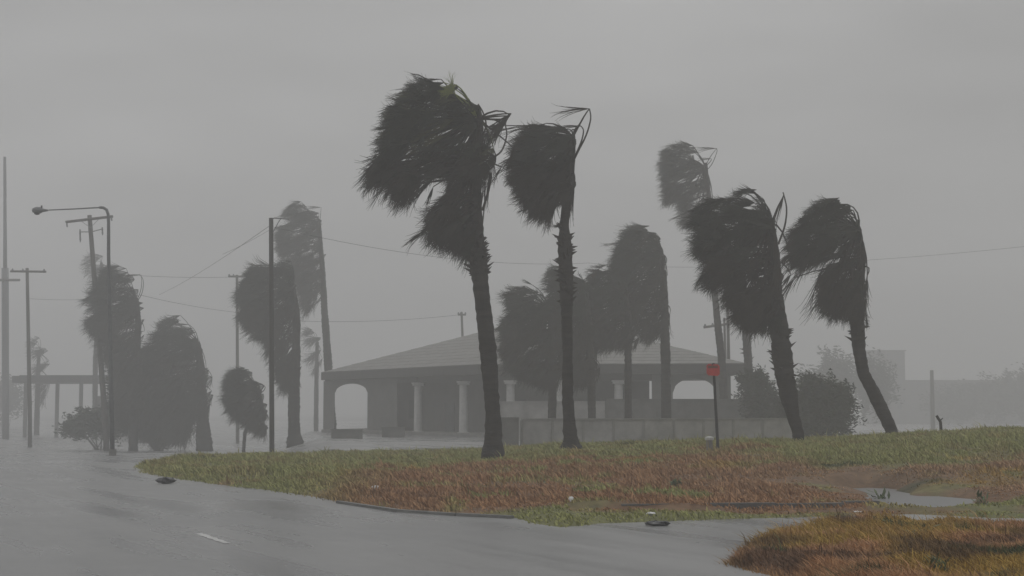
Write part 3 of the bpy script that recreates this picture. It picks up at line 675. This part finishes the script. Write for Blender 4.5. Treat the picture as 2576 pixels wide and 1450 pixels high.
palm('palm_tree','small round palm on a thin stem, left of the bare wooden pole',97,
     [(613,1132,9),(616,1090,9),(640,1030,9),(655,990,8)],(655,990),M_f,15,copies=5,zbase='ground')
# faint ones far off in the rain
palm('palm_tree','faint distant palm behind the leaning utility pole',170,
     [(238,1080,14),(240,900,12),(248,760,10),(255,660,7)],(255,665),[(250,650,190,48,40),(262,668,200,60,30),(265,700,215,62,26),(258,720,240,50,24)],16,copies=3,zbase='ground',depth=1.6)
palm('palm_tree','faint rounded palm behind the distant left crossarm pole',190,
     [(92,1080,14),(95,960,12),(98,880,8)],(100,880),[(95,860,185,30,50),(112,885,195,48,36),(120,915,210,56,30),(122,950,228,56,26),(115,980,250,45,26)],17,copies=4,zbase='ground',depth=1.8)
palm('palm_tree','faint palm seen through the gap between the hazy trunks left of the building',170,
     [(795,1075,12),(796,960,11),(798,860,8)],(798,860),[(785,830,190,34,44),(802,850,200,50,32),(806,885,215,50,28),(804,910,245,40,24)],18,copies=3,zbase='ground',depth=1.6)

# ------------------------------------------------------------------ leafy shrubs
def shrub(label, blobs, d, n, leaf, seed, name='shrub', group=None, m='shrub', cat='shrub'):
    rng = np.random.default_rng(seed); sc = d / 3936.0
    c0 = pt(blobs[0][0], blobs[0][1], d)
    g0 = zb(c0.x, d) if d < 80 else gz(d)
    root = empty(name, (c0.x, d, g0), label, cat, group)
    V = []; tot = sum(b[2] * b[3] for b in blobs); mbb = MB()
    for (px, py, rx, ry) in blobs:
        k = int(n * rx * ry / tot); c = np.array(pt(px, py, d))
        u = rng.normal(size=(k, 3)); u /= np.linalg.norm(u, axis=1)[:, None]
        rr = rng.random(k) ** .42
        lump = .45 + 1.0 * vnoise(u[:, 0] * 3 + px, u[:, 2] * 3 + u[:, 1] * 2, .45, seed) ** 1.2
        P = c + u * (rr * lump)[:, None] * np.array([rx * sc, rx * sc * .8, ry * sc])
        P[:, 0] -= .12 * (P[:, 2] - c[2])
        a = rng.normal(size=(k, 3)) * .6 + np.array([-1.1, 0, .1]); a /= np.linalg.norm(a, axis=1)[:, None]
        b = np.cross(a, rng.normal(size=(k, 3))); b /= np.linalg.norm(b, axis=1)[:, None]
        L = leaf * rng.uniform(.6, 1.4, k)[:, None]
        V.append(np.stack([P, P + a * L * .5 + b * L * .17, P + a * L, P + a * L * .5 - b * L * .17], 1))
        for _ in range(5):
            q = Vector(c) + Vector((rng.uniform(-.7, .7) * rx * sc, rng.uniform(-.4, .4) * rx * sc, rng.uniform(0, .7) * ry * sc))
            s0 = Vector((c0.x + rng.uniform(-.3, .3), d, g0 - .1)); mbb.tube([s0, s0.lerp(q, .5) + Vector((.15, 0, .1)), q], [.05, .03, .012], 5, False)
    V = np.concatenate(V); k = len(V); me = bpy.data.meshes.new('foliage')
    me.vertices.add(k * 4); me.vertices.foreach_set('co', V.ravel()); me.loops.add(k * 4); me.loops.foreach_set('vertex_index', np.arange(k * 4, dtype=np.int32))
    me.polygons.add(k); me.polygons.foreach_set('loop_start', np.arange(0, k * 4, 4)); me.update(calc_edges=True)
    fo = link('foliage', me, M[m], root); fo['kind'] = 'stuff'
    mbb.build('branches', M['branch'], root)
    return root
shrub('dark leafy shrub at the foot of the broad shaggy palm, right side', [(2070,1010,88,66),(2085,1062,75,40),(2020,1070,50,36),(2050,970,40,32),(2125,1010,32,50),(2000,1030,40,50)], 80, 20000, .20, 31)
shrub('smaller hazy shrub left of the broad shaggy palm trunk', [(1910,1000,55,58),(1920,1060,50,34),(1905,955,40,28),(1868,955,18,14),(1960,1030,30,50)], 88, 12000, .20, 32)
shrub('broad tangle of growth filling the gap between the two left palms behind the street lamp', [(400,1060,90,56),(335,985,62,80),(440,1020,70,70),(385,930,60,58),(300,1050,34,60)], 116, 22000, .32, 33)
shrub('faint clump of bushes behind the utility pole on the left', [(250,1060,75,40),(190,1080,40,26)], 120, 6000, .3, 34)
shrub('faint wide tree far behind the palms on the right', [(2110,950,60,70),(2200,970,65,80),(2060,980,50,50)], 230, 12000, .6, 35, 'broad_tree', cat='tree')
shrub('faint low trees at the far right edge in the rain', [(2500,1000,110,52),(2400,1020,70,45),(2590,990,60,70)], 310, 14000, .8, 36, 'broad_tree', cat='tree')
shrub('faint far trees at the left edge behind the mast', [(20,1000,50,52),(-40,1010,60,70)], 260, 7000, .7, 37, 'broad_tree', cat='tree')

# level paved lot in front of the building, with sloping sides
def lot():
    prof = [(-3.0, None), (0.0, -.1)]; V = []; F = []
    ys = [60, 64, 70, 80, 90, 100, 112, 128]
    xl = [-6.2, -7.0, -7.9, -9.2, -10.4, -12.0, -13.8, -16.5]
    for y, x in zip(ys, xl): V += [(x - 3.5, y, gz(y) - .08), (x, y, -.1 if y > 62 else gz(y) - .01), (44, y, -.1 if y > 62 else gz(y) - .01)]
    for i in range(len(ys) - 1):
        a = 3 * i; F += [(a, a + 1, a + 4, a + 3), (a + 1, a + 2, a + 5, a + 4)]
    me = bpy.data.meshes.new('parking_lot'); me.from_pydata(V, [], F); tag(link('parking_lot', me, M['asphalt']), kind='structure')
lot()

# ------------------------------------------------------------------ building with arches
def building():
    z0 = 0.0; ez = 4.62; bz = 3.95     # eave height, underside of fascia
    Lp = Vector((-14.4, 124, 0)); Mp = Vector((-1.95, 103, 0)); Rp = Vector((14.4, 101, 0))
    root = empty('pavilion', (0, 105, 0), 'low grey building with shallow hip roof, white columns and end arches', 'building')
    # roof
    A1 = pt(1265, 822, 118); A2 = pt(1530, 836, 116); BL = Vector((-10, 138, ez)); BR = Vector((15.5, 126, ez))
    E = [Vector((p.x, p.y, ez)) for p in (Lp + Vector((-.6, 0, 0)), Mp + Vector((-.2, -.6, 0)), Rp + Vector((.7, -.5, 0)))]
    # shingle courses: each slope cut in strips that overlap slightly
    def slope(e0, e1, r0, r1, n=12):
        for i in range(n):
            t0, t1 = i / n, (i + 1) / n
            a, b = e0.lerp(r0, t0), e1.lerp(r1, t0); c, dd = e1.lerp(r1, t1), e0.lerp(r0, t1)
            lift = Vector((0, 0, .03)); s_ = MB(); s_.prism([a + lift, b + lift, c + Vector((0, 0, .012)), dd + Vector((0, 0, .012))], (0, 0, -.05)); s_.build('roof_course', M['tile'], root)
    slope(E[0], E[1], A1, A1 + Vector((.02, 0, 0))); slope(E[1], E[2], A1, A2); slope(E[2], BR, A2, A2 + Vector((.02, 0, 0)), 8)
    mb = MB(); mb.poly([BR, BL, A1, A2]); mb.poly([BL, E[0], A1]); mb.build('rear_roof', M['roof'], root)
    # fascia band
    for a, b in ((E[0], E[1]), (E[1], E[2]), (E[2], BR), (E[0], BL)):
        m_ = MB(); dz = Vector((0, 0, -.62)); nrm = (b - a).cross(Vector((0, 0, 1))).normalized() * .12
        m_.prism([a, b, b + dz, a + dz], -nrm); m_.build('fascia', M['fascia'], root)
    # soffit / deep beam
    m_ = MB(); m_.poly([Vector((p.x, p.y + .2, bz + .05)) for p in (E[0], E[1], E[2], BR, BL)]); m_.build('soffit', M['fascia'], root)
    # columns
    def on_front(px):
        # intersection of the sight line with the front
        for a, b in ((Lp, Mp), (Mp, Rp)):
            k = (px - 1288) / 3926.0
            # x = k*y ; a + t(b-a)
            den = (b.x - a.x) - k * (b.y - a.y)
            t = (k * a.y - a.x) / den
            if -.2 <= t <= 1.02: return a.lerp(b, t)
        return Rp.copy()
    for px in (1052, 1166, 1284, 1405, 1556):
        c = on_front(px) + Vector((0, .45, 0)); tube = MB()
        tube.tube([(c.x, c.y, 0.02), (c.x, c.y, 3.35)], [.30, .27], 14, True); co = tube.build('column', M['white'], root, False)
        MB().box((c.x, c.y, 3.42), (.78, .78, .14)).box((c.x, c.y, 3.54), (.9, .9, .1)).build('capital', M['white'], co)
        MB().box((c.x, c.y, .08), (.8, .8, .16)).build('column_base', M['white'], co)
        MB().box((c.x, c.y + .2, 3.83), (.5, .5, .46)).build('column_block', M['inner'], co)
    # beam over the columns
    for a, b in ((on_front(945), Mp), (Mp, on_front(1690))):
        dz = Vector((0, 0, -.42)); m_ = MB(); o = Vector((0, .3, 0))
        a2 = Vector((a.x, a.y, bz + .04)) + o; b2 = Vector((b.x, b.y, bz + .04)) + o
        m_.prism([a2, b2, b2 + dz, a2 + dz], (0, .3, 0)); m_.build('beam', M['fascia'], root)
    # arched end bays
    def arch_bay(p0, p1, op0, op1, spring, rise, n=16):
        """wall from p0 to p1 with an arched opening between fractions op0..op1"""
        a, b = on_front(p0), on_front(p1); a = a + Vector((0, .25, 0)); b = b + Vector((0, .25, 0))
        def at(t, z): q = a.lerp(b, t); return Vector((q.x, q.y, z))
        off = (0, .35, 0)
        MB().prism([at(0, 0), at(op0, 0), at(op0, bz), at(0, bz)], off).build('pier', M['stucco'], root)
        MB().prism([at(op1, 0), at(1, 0), at(1, bz), at(op1, bz)], off).build('pier', M['stucco'], root)
        ar = MB()
        for i in range(n):
            t0, t1 = i / n, (i + 1) / n
            z_0 = spring + rise * math.sqrt(max(0, 1 - (2 * t0 - 1) ** 2)); z_1 = spring + rise * math.sqrt(max(0, 1 - (2 * t1 - 1) ** 2))
            u0, u1 = op0 + (op1 - op0) * t0, op0 + (op1 - op0) * t1
            ar.prism([at(u0, z_0), at(u1, z_1), at(u1, bz), at(u0, bz)], off)
        ar.build('arch', M['stucco'], root)
    arch_bay(815, 1000, .16, .62, 2.95, .72)
    arch_bay(1640, 1832, .27, .84, 2.75, .95)
    # inner wall set back behind the colonnade, with doors and windows
    a = on_front(958) + Vector((.3, 2.2, 0)); b = Mp + Vector((.6, 4.2, 0)); c = on_front(1650) + Vector((-.1, 4.2, 0))
    for s0, s1 in ((a, b), (b, c)):
        MB().prism([s0, s1, s1 + Vector((0, 0, bz)), s0 + Vector((0, 0, bz))], (0, .25, 0)).build('wall', M['inner'], root)
    for t, s0, s1, w_, h_, zz in ((.28, a, b, 1.3, 1.3, 1.7), (.62, a, b, 1.1, 2.1, 1.05), (.15, b, c, 1.4, 1.3, 1.7), (.4, b, c, 1.1, 2.1, 1.05), (.62, b, c, 1.4, 1.3, 1.7), (.86, b, c, 1.4, 1.3, 1.7)):
        q = s0.lerp(s1, t); rz = math.atan2(s1.y - s0.y, s1.x - s0.x)
        f = MB().box((q.x, q.y - .06, zz), (w_ + .16, .10, h_ + .16), rz).build('window' if h_ < 2 else 'door', M['fascia'], root)
        MB().box((q.x, q.y - .13, zz), (w_, .04, h_), rz).build('pane', M['glass'], f)
    # floor slab and low edging in front
    MB().prism([(p.x, p.y, -1.5) for p in (Lp + Vector((-.5, -1.2, 0)), Mp + Vector((-.3, -1.4, 0)), Rp + Vector((.5, -1.2, 0)), BR, BL)], (0, 0, 1.62)).build('floor_slab', M['conc'], root)
    return root
building()
# low wall stretches left of the tallest palm, before the building
for lab, p0, p1, d, top in (('low dark kerb wall in front of the left arch', 835, 912, 97, .42), ('short dark low wall left of the first white column', 962, 1018, 101, .5)):
    a = pt(p0, 1030, d); b = pt(p1, 1030, d)
    r_ = empty('low_wall', ((a.x + b.x) / 2, d, 0), lab, 'wall')
    MB().box(((a.x + b.x) / 2, d, (top - .3) / 2), (b.x - a.x, .4, top + .3)).build('wall_body', M['conc_dark'], r_)
    MB().box(((a.x + b.x) / 2, d, top + .03), (b.x - a.x + .1, .5, .06)).build('coping', M['conc_dark'], r_)
# long panelled wall on the far side of the bank
def long_wall(label, x0, x1, ytop, d, m, pans, cop, th=.25, skew=0, zb_=-1.3):
    a = pt(x0, ytop, d); b = pt(x1, ytop, d + skew)
    root = empty('garden_wall', ((a.x + b.x) / 2, d, zb_), label, 'wall')
    n = pans; rz = math.atan2(b.y - a.y, b.x - a.x)
    for i in range(n):
        t0, t1 = i / n, (i + 1) / n; q = a.lerp(b, (t0 + t1) / 2); L = (b - a).length / n - .03; top = a.z
        MB().box((q.x, q.y, (top + zb_) / 2), (L, th, top - zb_), rz).build('wall_panel', m, root)
        MB().box((q.x, q.y, top + .035), (L + .02, th + .12, .07), rz).build('coping_stone', cop, root)
        q2 = a.lerp(b, t0); MB().box((q2.x, q2.y - .02, (top + zb_) / 2 - .02), (.10, th + .10, top - zb_), rz).build('joint_post', cop, root)
    return root
long_wall('long low concrete wall running behind the grass bank', 1312, 1990, 1057, 72, M['conc_pale'], 9, M['conc'], skew=2)
long_wall('darker low wall beside the tallest palm trunk', 1256, 1306, 1054, 71, M['conc_dark'], 1, M['conc_dark'])
long_wall('raised terrace wall below the building columns', 1256, 1522, 1013, 93.5, M['conc_pale'], 4, M['conc_pale'])
long_wall('dark terrace wall below the right arch of the building', 1528, 1975, 1007, 94, M['conc_dark'], 7, M['conc_dark'])

# ------------------------------------------------------------------ poles, lamp and wires
def tapered(px0, py0, px1, py1, d, r0, r1, d1=None, n=6):
    a = pt(px0, py0, d); b = pt(px1, py1, d1 or d); return [a.lerp(b, i / n) for i in range(n + 1)], [r0 + (r1 - r0) * i / n for i in range(n + 1)]
# curved street lamp
D = 62.0
r_ = empty('street_lamp', (pt(283, 1150, D).x, D, gz(D)), 'curved steel street lamp with a long arm reaching left', 'street lamp')
P = [pt(283,1150,D), pt(280,1000,D), pt(276,800,D), pt(273,640,D), pt(273,560,D), pt(272,540,D), pt(268,528,D), pt(260,523,D), pt(250,522.5,D)]
P[0].z = gz(D) - .1
MB().tube(P, [.095,.09,.08,.07,.065,.062,.06,.055,.05], 10).build('pole', M['steel'], r_, True)
MB().tube([pt(250,522.5,D), pt(190,526,D-.3), pt(122,529,D-.6)], [.03,.026,.024], 8).build('arm', M['steel'], r_)
hc = pt(98, 529, D - .7)
hb = MB(); ring = [(-.28,.02),(-.24,.09),(-.12,.14),(.05,.13),(.16,.07),(.36,.035)]
hb.tube([hc + Vector((x, 0, -.01)) for x, r in ring], [r for x, r in ring], 10); hd = hb.build('lamp_head', M['steel'], r_, True)
MB().tube([hc + Vector((-.08,0,-.10)), hc + Vector((-.08,0,-.17)), hc + Vector((-.08,0,-.19))], [.12,.10,.04], 10).build('lamp_lens', M['glass'], hd)
MB().tube([hc + Vector((.10,0,.08)), hc + Vector((.10,0,.18))], .035, 8).build('photocell', M['post'], hd)
MB().tube([(P[0].x, D, gz(D) - .05), (P[0].x, D, gz(D) + .25)], .15, 10).build('pole_base', M['conc'], r_)
# leaning utility pole
D = 112.0
r_ = empty('utility_pole', (pt(268,1112,D).x, D, gz(D)), 'leaning wooden utility pole with two tilted crossarms by the street lamp', 'utility pole', 'utility poles')
pp, rr = tapered(269, 1112, 225, 542, D, .22, .16); pp[0].z = min(pp[0].z, gz(pp[0].y)) - .1
MB().tube(pp, rr, 10).build('pole', M['wood'], r_, True)
c1 = MB(); a, b = pt(165,559,D-.2), pt(284,545,D-.2); c1.tube([a, b], .10, 4).build('crossarm', M['wood'], r_)
MB().tube([pt(228,573,D-.2), pt(250,550,D-.2)], .02, 5).build('brace', M['steel'], r_)
MB().tube([pt(230,575,D-.2), pt(203,556,D-.2)], .02, 5).build('brace', M['steel'], r_)
MB().tube([pt(200,584,D-.2), pt(229,584,D-.2), pt(256,577,D-.2)], .035, 5).build('crossarm', M['wood'], r_)
for x, y0, y1 in ((201,577,610),(257,572,592),(168,562,572),(280,546,556)):
    q0, q1 = pt(x, y0, D-.25), pt(x + 1, y1, D-.25); MB().tube([q0, q0.lerp(q1,.25), q0.lerp(q1,.5), q0.lerp(q1,.75), q1], [.04,.07,.05,.07,.03], 8).build('insulator', M['steel'], r_)
# bare wooden pole
D = 70.0
r_ = empty('utility_pole', (pt(684,1143,D).x, D, gz(D)), 'dark bare wooden pole with a small bracket, standing between left palms', 'utility pole', 'utility poles')
pp, rr = tapered(684, 1143, 682, 549, D, .115, .10); pp[0].z = min(pp[0].z, gz(pp[0].y)) - .1
MB().tube(pp, rr, 10).build('pole', M['dark_wood'], r_, True)
MB().tube([pt(682,553,D-.05), pt(690,549,D-.1), pt(727,552,D-.4)], [.03,.025,.02], 6).build('bracket', M['wire'], r_)
MB().tube([pt(684,590,D-.05), pt(700,560,D-.2), pt(706,551,D-.25)], .018, 6).build('brace', M['wire'], r_)
# others
def xpole(label, base, top, d, r, arms, m='wood'):
    r_ = empty('utility_pole', (pt(base[0], base[1], d).x, d, gz(d)), label, 'utility pole', 'utility poles')
    pp, rr = tapered(base[0], base[1], top[0], top[1], d, r, r * .7); pp[0].z = min(pp[0].z, gz(pp[0].y)) - .1
    MB().tube(pp, rr, 8).build('pole', M[m], r_, True)
    for x0, y0, x1, y1 in arms:
        MB().tube([pt(x0, y0, d - .2), pt(x1, y1, d - .2)], .09, 4).build('crossarm', M[m], r_)
        for t in (.06, .35, .94):
            q = pt(x0 + (x1 - x0) * t, y0 + (y1 - y0) * t, d - .2); MB().tube([q, q + Vector((0, 0, .12)), q + Vector((0, 0, .24))], [.05, .09, .04], 6).build('insulator', M['steel'], r_)
    return r_
xpole('distant wooden pole with one crossarm near the left edge', (76,1094), (68,675), 130, .19, [(26,683,116,684)])
xpole('faint pole with a short crossarm behind the shaggy left palm', (598,1080), (596,692), 145, .17, [(574,696,612,696)])
xpole('faint slanting pole top above the building roof', (1172,1070), (1161,785), 150, .15, [(1152,792,1172,792)])
xpole('faint thin pole just right of the slim hazy palm trunk', (1836,1060), (1828,640), 112, .13, [])
xpole('faint thin pole with a crooked short arm crossing the slim hazy palm', (1829,1050), (1822,800), 118, .12, [(1770,824,1835,815)])
xpole('faint lone post at the far right', (2347,1068), (2344,932), 210, .33, [])
r_ = empty('mast', (pt(14,1085,170).x, 170, gz(170)), 'very tall faint steel mast at the left edge', 'mast')
pp, rr = tapered(14, 1100, 12, 395, 170, .36, .17, n=10); pp[0].z = min(pp[0].z, gz(pp[0].y)) - .1
MB().tube(pp[:7], [.39] * 7, 12).build('lower_shaft', M['steel'], r_, True)
MB().tube(pp[6:], [.22, .2, .18, .17, .16], 12).build('upper_shaft', M['steel'], r_, True)
MB().tube([pt(-20,705,169.6), pt(50,705,169.6)], .14, 4).build('crossarm', M['wood'], r_)
# snapped stub on the crest
q = pt(2368, 1075, 52)
r_ = empty('broken_stub', (q.x, 52, zb(q.x, 52)), 'small broken stump sticking out of the grass crest at far right', 'stump')
MB().tube([Vector((q.x, 52, zb(q.x, 52) - .1)), pt(2366,1062,52), pt(2356,1046,52)], [.06,.05,.045], 6).build('stem', M['trunk'], r_)
MB().tube([pt(2364,1060,52), pt(2372,1052,52)], [.03,.015], 5).build('splinter', M['trunk'], r_)

def wire(label, pts, d0, d1, sag, r=.018, name='power_line'):
    a = pt(*pts[0], d0); b = pt(*pts[1], d1); P = []
    for i in range(25):
        t = i / 24; p = a.lerp(b, t); p.z -= sag * 4 * t * (1 - t); P.append(p)
    tag(MB().tube(P, r, 4).build(name, M['wire']), label, 'power line', 'wires in the rain')
wire('cable descending leftwards from the bare wooden pole', ((676,570),(400,742)), 70, 130, .2, .012)
wire('second cable just below the first, leaving the bare wooden pole', ((676,580),(560,640)), 70, 80, .05, .008)
wire('cable running right from the bare pole past the tallest palm', ((690,572),(1480,662)), 70, 96, .6, .009)
wire('faint cable running on right behind the middle palms', ((1480,662),(1790,672)), 96, 110, .1, .009)
wire('cable rising to the right edge', ((1790,672),(2620,616)), 110, 100, .25, .009)
wire('faint level wire between the left poles, upper one', ((350,694),(600,697)), 145, 145, .1, .018)
wire('faint wire sloping down behind the left palms', ((350,742),(640,790)), 110, 140, .2, .014)
wire('faint level wire across to the roof pole', ((612,800),(1160,792)), 145, 150, .5, .016)
wire('faint level wire near the left edge below the crossarm', ((75,752),(250,752)), 130, 150, .1, .014)

# faint far buildings
def canopy():
    d = 175; r_ = empty('far_canopy', (pt(150,1000,d).x, d, 0), 'faint flat canopy on posts far off at the left', 'building')
    a = pt(34, 948, d); b = pt(330, 948, d); cx = (a.x + b.x) / 2; W_ = b.x - a.x
    MB().box((cx, d + 4, a.z - .3), (W_, 9, .75)).build('roof', M['fascia'], r_)
    MB().box((cx, d + 4, a.z + .12), (W_ * .9, 8, .1)).build('roof_top', M['roof'], r_)
    for px in (60, 140, 200, 300):
        q = pt(px, 1000, d); MB().box((q.x, d + .6, (a.z - 2.3) / 2), (.35, .35, a.z + .9)).build('post', M['stucco'], r_)
    for px in (250, 330):
        q = pt(px, 1000, d); MB().box((q.x, d + 6, .8), (3.2, 3, 4.8)).build('kiosk', M['inner'], r_)
canopy()
def far_house():
    d = 330; a = pt(2188, 884, d); b = pt(2276, 884, d); r_ = empty('far_building', ((a.x + b.x) / 2, d, 0), 'faint block of a flat roofed building beyond the rightmost palm', 'building')
    cx = (a.x + b.x) / 2; MB().box((cx, d + 4, a.z / 2 - .8), (b.x - a.x, 8, a.z + 1.6)).build('wall', M['stucco'], r_)
    MB().box((cx, d + 4, a.z + .12), (b.x - a.x + .5, 8.5, .22)).build('roof', M['roof'], r_)
    for i in range(3):
        for j in range(2):
            w_ = MB().box((cx - 2.4 + i * 2.4, d - .03, 2.4 + j * 4), (1.2, .08, 1.6)).build('window', M['conc'], r_)
            MB().box((cx - 2.4 + i * 2.4, d - .08, 2.4 + j * 4), (1.04, .03, 1.4)).build('pane', M['glass'], w_)
    a = pt(2276, 958, d); b = pt(2640, 958, d); r2 = empty('far_building', ((a.x + b.x) / 2, d + 10, 0), 'faint long low building line at the far right', 'building')
    cx = (a.x + b.x) / 2; MB().box((cx, d + 14, a.z / 2 - .8), (b.x - a.x, 8, a.z + 1.6)).build('wall', M['stucco'], r2)
    MB().box((cx, d + 14, a.z + .15), (b.x - a.x + .6, 8.8, .3)).build('roof', M['roof'], r2)
far_house()

# ------------------------------------------------------------------ red sign, marker post, litter, weeds
D = 42.0
b0 = pt(1808, 1152, D); t0 = pt(1796, 940, D); b0.z = min(b0.z, zb(b0.x, D)) - .15
r_ = empty('road_sign', (b0.x, D, zb(b0.x, D)), 'small red square sign on a thin leaning dark post', 'road sign')
MB().tube([b0, b0.lerp(t0, .5), t0, pt(1795, 914, D)], [.045,.04,.035,.033], 6).build('post', M['post'], r_)
mb = MB(); c = pt(1794, 931, D - .08); w_, h_ = 16.5 * D / 3936, 14.5 * D / 3936; ch = .05
pl = [(-w_+ch,-h_),(w_-ch,-h_),(w_,-h_+ch),(w_,h_-ch),(w_-ch,h_),(-w_+ch,h_),(-w_,h_-ch),(-w_,-h_+ch)]
mb.prism([(c.x + x, c.y, c.z + z - x * .05) for x, z in pl], (0, .012, 0)); pn = mb.build('sign_panel', M['red'], r_)
MB().box((c.x - .01, c.y - .012, c.z + h_ * .52), (w_ * 1.5, .01, h_ * .42)).build('faded_band', M['red_dark'], pn)
MB().tube([c + Vector((-.02, -.02, h_ * .9)), c + Vector((-.02, .09, h_ * .9))], .02, 6).build('bolt', M['post'], pn)
D = 42.5
q = pt(1785, 1145, D); g = zb(q.x, D); tz = pt(1785, 1101, D).z
r_ = empty('marker_post', (q.x, D, g), 'short pale marker post with a white cap left of the red sign', 'marker post')
MB().tube([(q.x, D, g - .1), (q.x, D, tz - .07)], .085, 10).build('post', M['conc'], r_)
MB().tube([(q.x, D, tz - .07), (q.x, D, tz), (q.x, D, tz + .03)], [.12, .12, .05], 10).build('cap', M['white'], r_)

def crumple(name, label, x, y, z, sx, sz, m, seed, cat='litter'):
    rng = random.Random(seed); mb = MB(); n, k = 10, 5; pts = []
    for i in range(k):
        th = math.pi * i / (k - 1)
        for j in range(n):
            ph = 2 * math.pi * j / n; r = 1 + rng.uniform(-.35, .3)
            mb.v.append((x + sx * r * math.sin(th) * math.cos(ph), y + sx * .7 * r * math.sin(th) * math.sin(ph), z + sz * (.8 + r * math.cos(th) * .8)))
    for i in range(k - 1):
        for j in range(n): mb.f.append((i * n + j, i * n + (j + 1) % n, (i + 1) * n + (j + 1) % n, (i + 1) * n + j))
    return tag(mb.build(name, m), label, cat)
def lit(px, py, bankside=True):
    x, y = gp(px, py)
    for _ in range(8):      # walk along the sight line until it meets the bank
        z = zb(x, y) if bankside else 0; s = (CAM_H - z) / CAM_H; x0, y0 = gp(px, py); x, y = x0 * s, y0 * s
    return x, y, (zb(x, y) if bankside else 0.0)
x, y, z = lit(945, 1237); crumple('plastic_bag', 'crumpled white plastic scrap on the brown grass left of centre', x, y, z + .02, .10, .05, M['litter'], 1)
x, y, z = lit(1438, 1281); crumple('paper_cup', 'tiny white cup at the lower edge of the bank below the thin palm', x, y, z + .01, .045, .05, M['litter'], 2)
x, y, z = lit(1636, 1298); crumple('plastic_bag', 'bright white scrap of litter beside the dark lump at the kerb', x, y, z + .01, .075, .03, M['litter'], 3)
x, y, z = lit(2158, 1292); crumple('plastic_bag', 'flat pale scrap near the puddle at the right', x, y, .03, .09, .015, M['litter'], 4)
x, y = gp(1650, 1323); crumple('debris_lump', 'dark lump of debris on the road below the bank', x, y, 0, .19, .045, M['litter_dark'], 5, 'debris')
x, y = gp(417, 1217); crumple('debris_lump', 'dark lump on the road at the left tip of the grass', x, y, 0, .22, .09, M['litter_dark'], 6, 'debris')
x, y = gp(640, 1280); 
def weed(label, px, py, d, h, n, seed, zf, m='weed'):
    rng = random.Random(seed); q = pt(px, py, d); g = zf(q.x, d); mb = MB()
    for i in range(n):
        a = rng.uniform(0, 6.28); t = rng.uniform(.1, .75); L = h * rng.uniform(.35, .7)
        st = Vector((q.x + rng.uniform(-.5, .5) * h, d + rng.uniform(-.4, .4) * h, g)); top = st + Vector((-h * .25 * t, rng.uniform(-.08, .08), h * t))
        if i % 3 == 0: mb.tube([st, st.lerp(top, .5) + Vector((.02, 0, .02)), top], [.008, .006, .004], 4, False)
        p = st.lerp(top, rng.uniform(.4, 1)); o = Vector((math.cos(a) * .6 - .5, math.sin(a) * .6, rng.uniform(-.1, .5))).normalized(); s_ = o.cross(Vector((0, 0, 1))).normalized() * L * .14
        i0 = len(mb.v); mb.v += [tuple(p), tuple(p + o * L * .5 + s_), tuple(p + o * L), tuple(p + o * L * .5 - s_)]; mb.f.append((i0, i0 + 1, i0 + 2, i0 + 3))
    return tag(mb.build('weed', M[m]), label, 'weed')
weed('dark leafy weed standing at the left end of the puddle', 2222, 1240, 29.5, .30, 26, 1, zb)
weed('green weed on the mound edge below the left end of the puddle', 2222, 1300, 21.0, .20, 26, 2, zn)
weed('tall dark green weed on the mound top below the puddle', 2328, 1290, 19.5, .26, 34, 3, zn)
weed('dark weed at the right end of the puddle', 2476, 1270, 26.5, .24, 26, 4, zb)
weed('green weed low on the mound near the bottom right', 2360, 1400, 15.6, .18, 34, 5, zn)
weed('dark green low weed on the brown bank left of the puddle', 1705, 1235, 30.5, .20, 90, 6, zb)

# ------------------------------------------------------------------ driving rain haze
hz = MB().box((0, 1380, 15.25), (3060, 2980, 36.5)).build('haze', None)
hm = bpy.data.materials.new('rain_haze'); hm.use_nodes = True; hn = hm.node_tree; hn.nodes.clear()
ho = hn.nodes.new('ShaderNodeOutputMaterial'); pv = hn.nodes.new('ShaderNodeVolumePrincipled')
pv.inputs['Color'].default_value = (.91, .91, .91, 1); pv.inputs['Density'].default_value = .0046; pv.inputs['Anisotropy'].default_value = 0.0
hn.links.new(pv.outputs[0], ho.inputs['Volume']); hz.data.materials.append(hm); tag(hz, kind='stuff')
tag(hz, 'pale grey rain haze filling the whole place', 'haze')
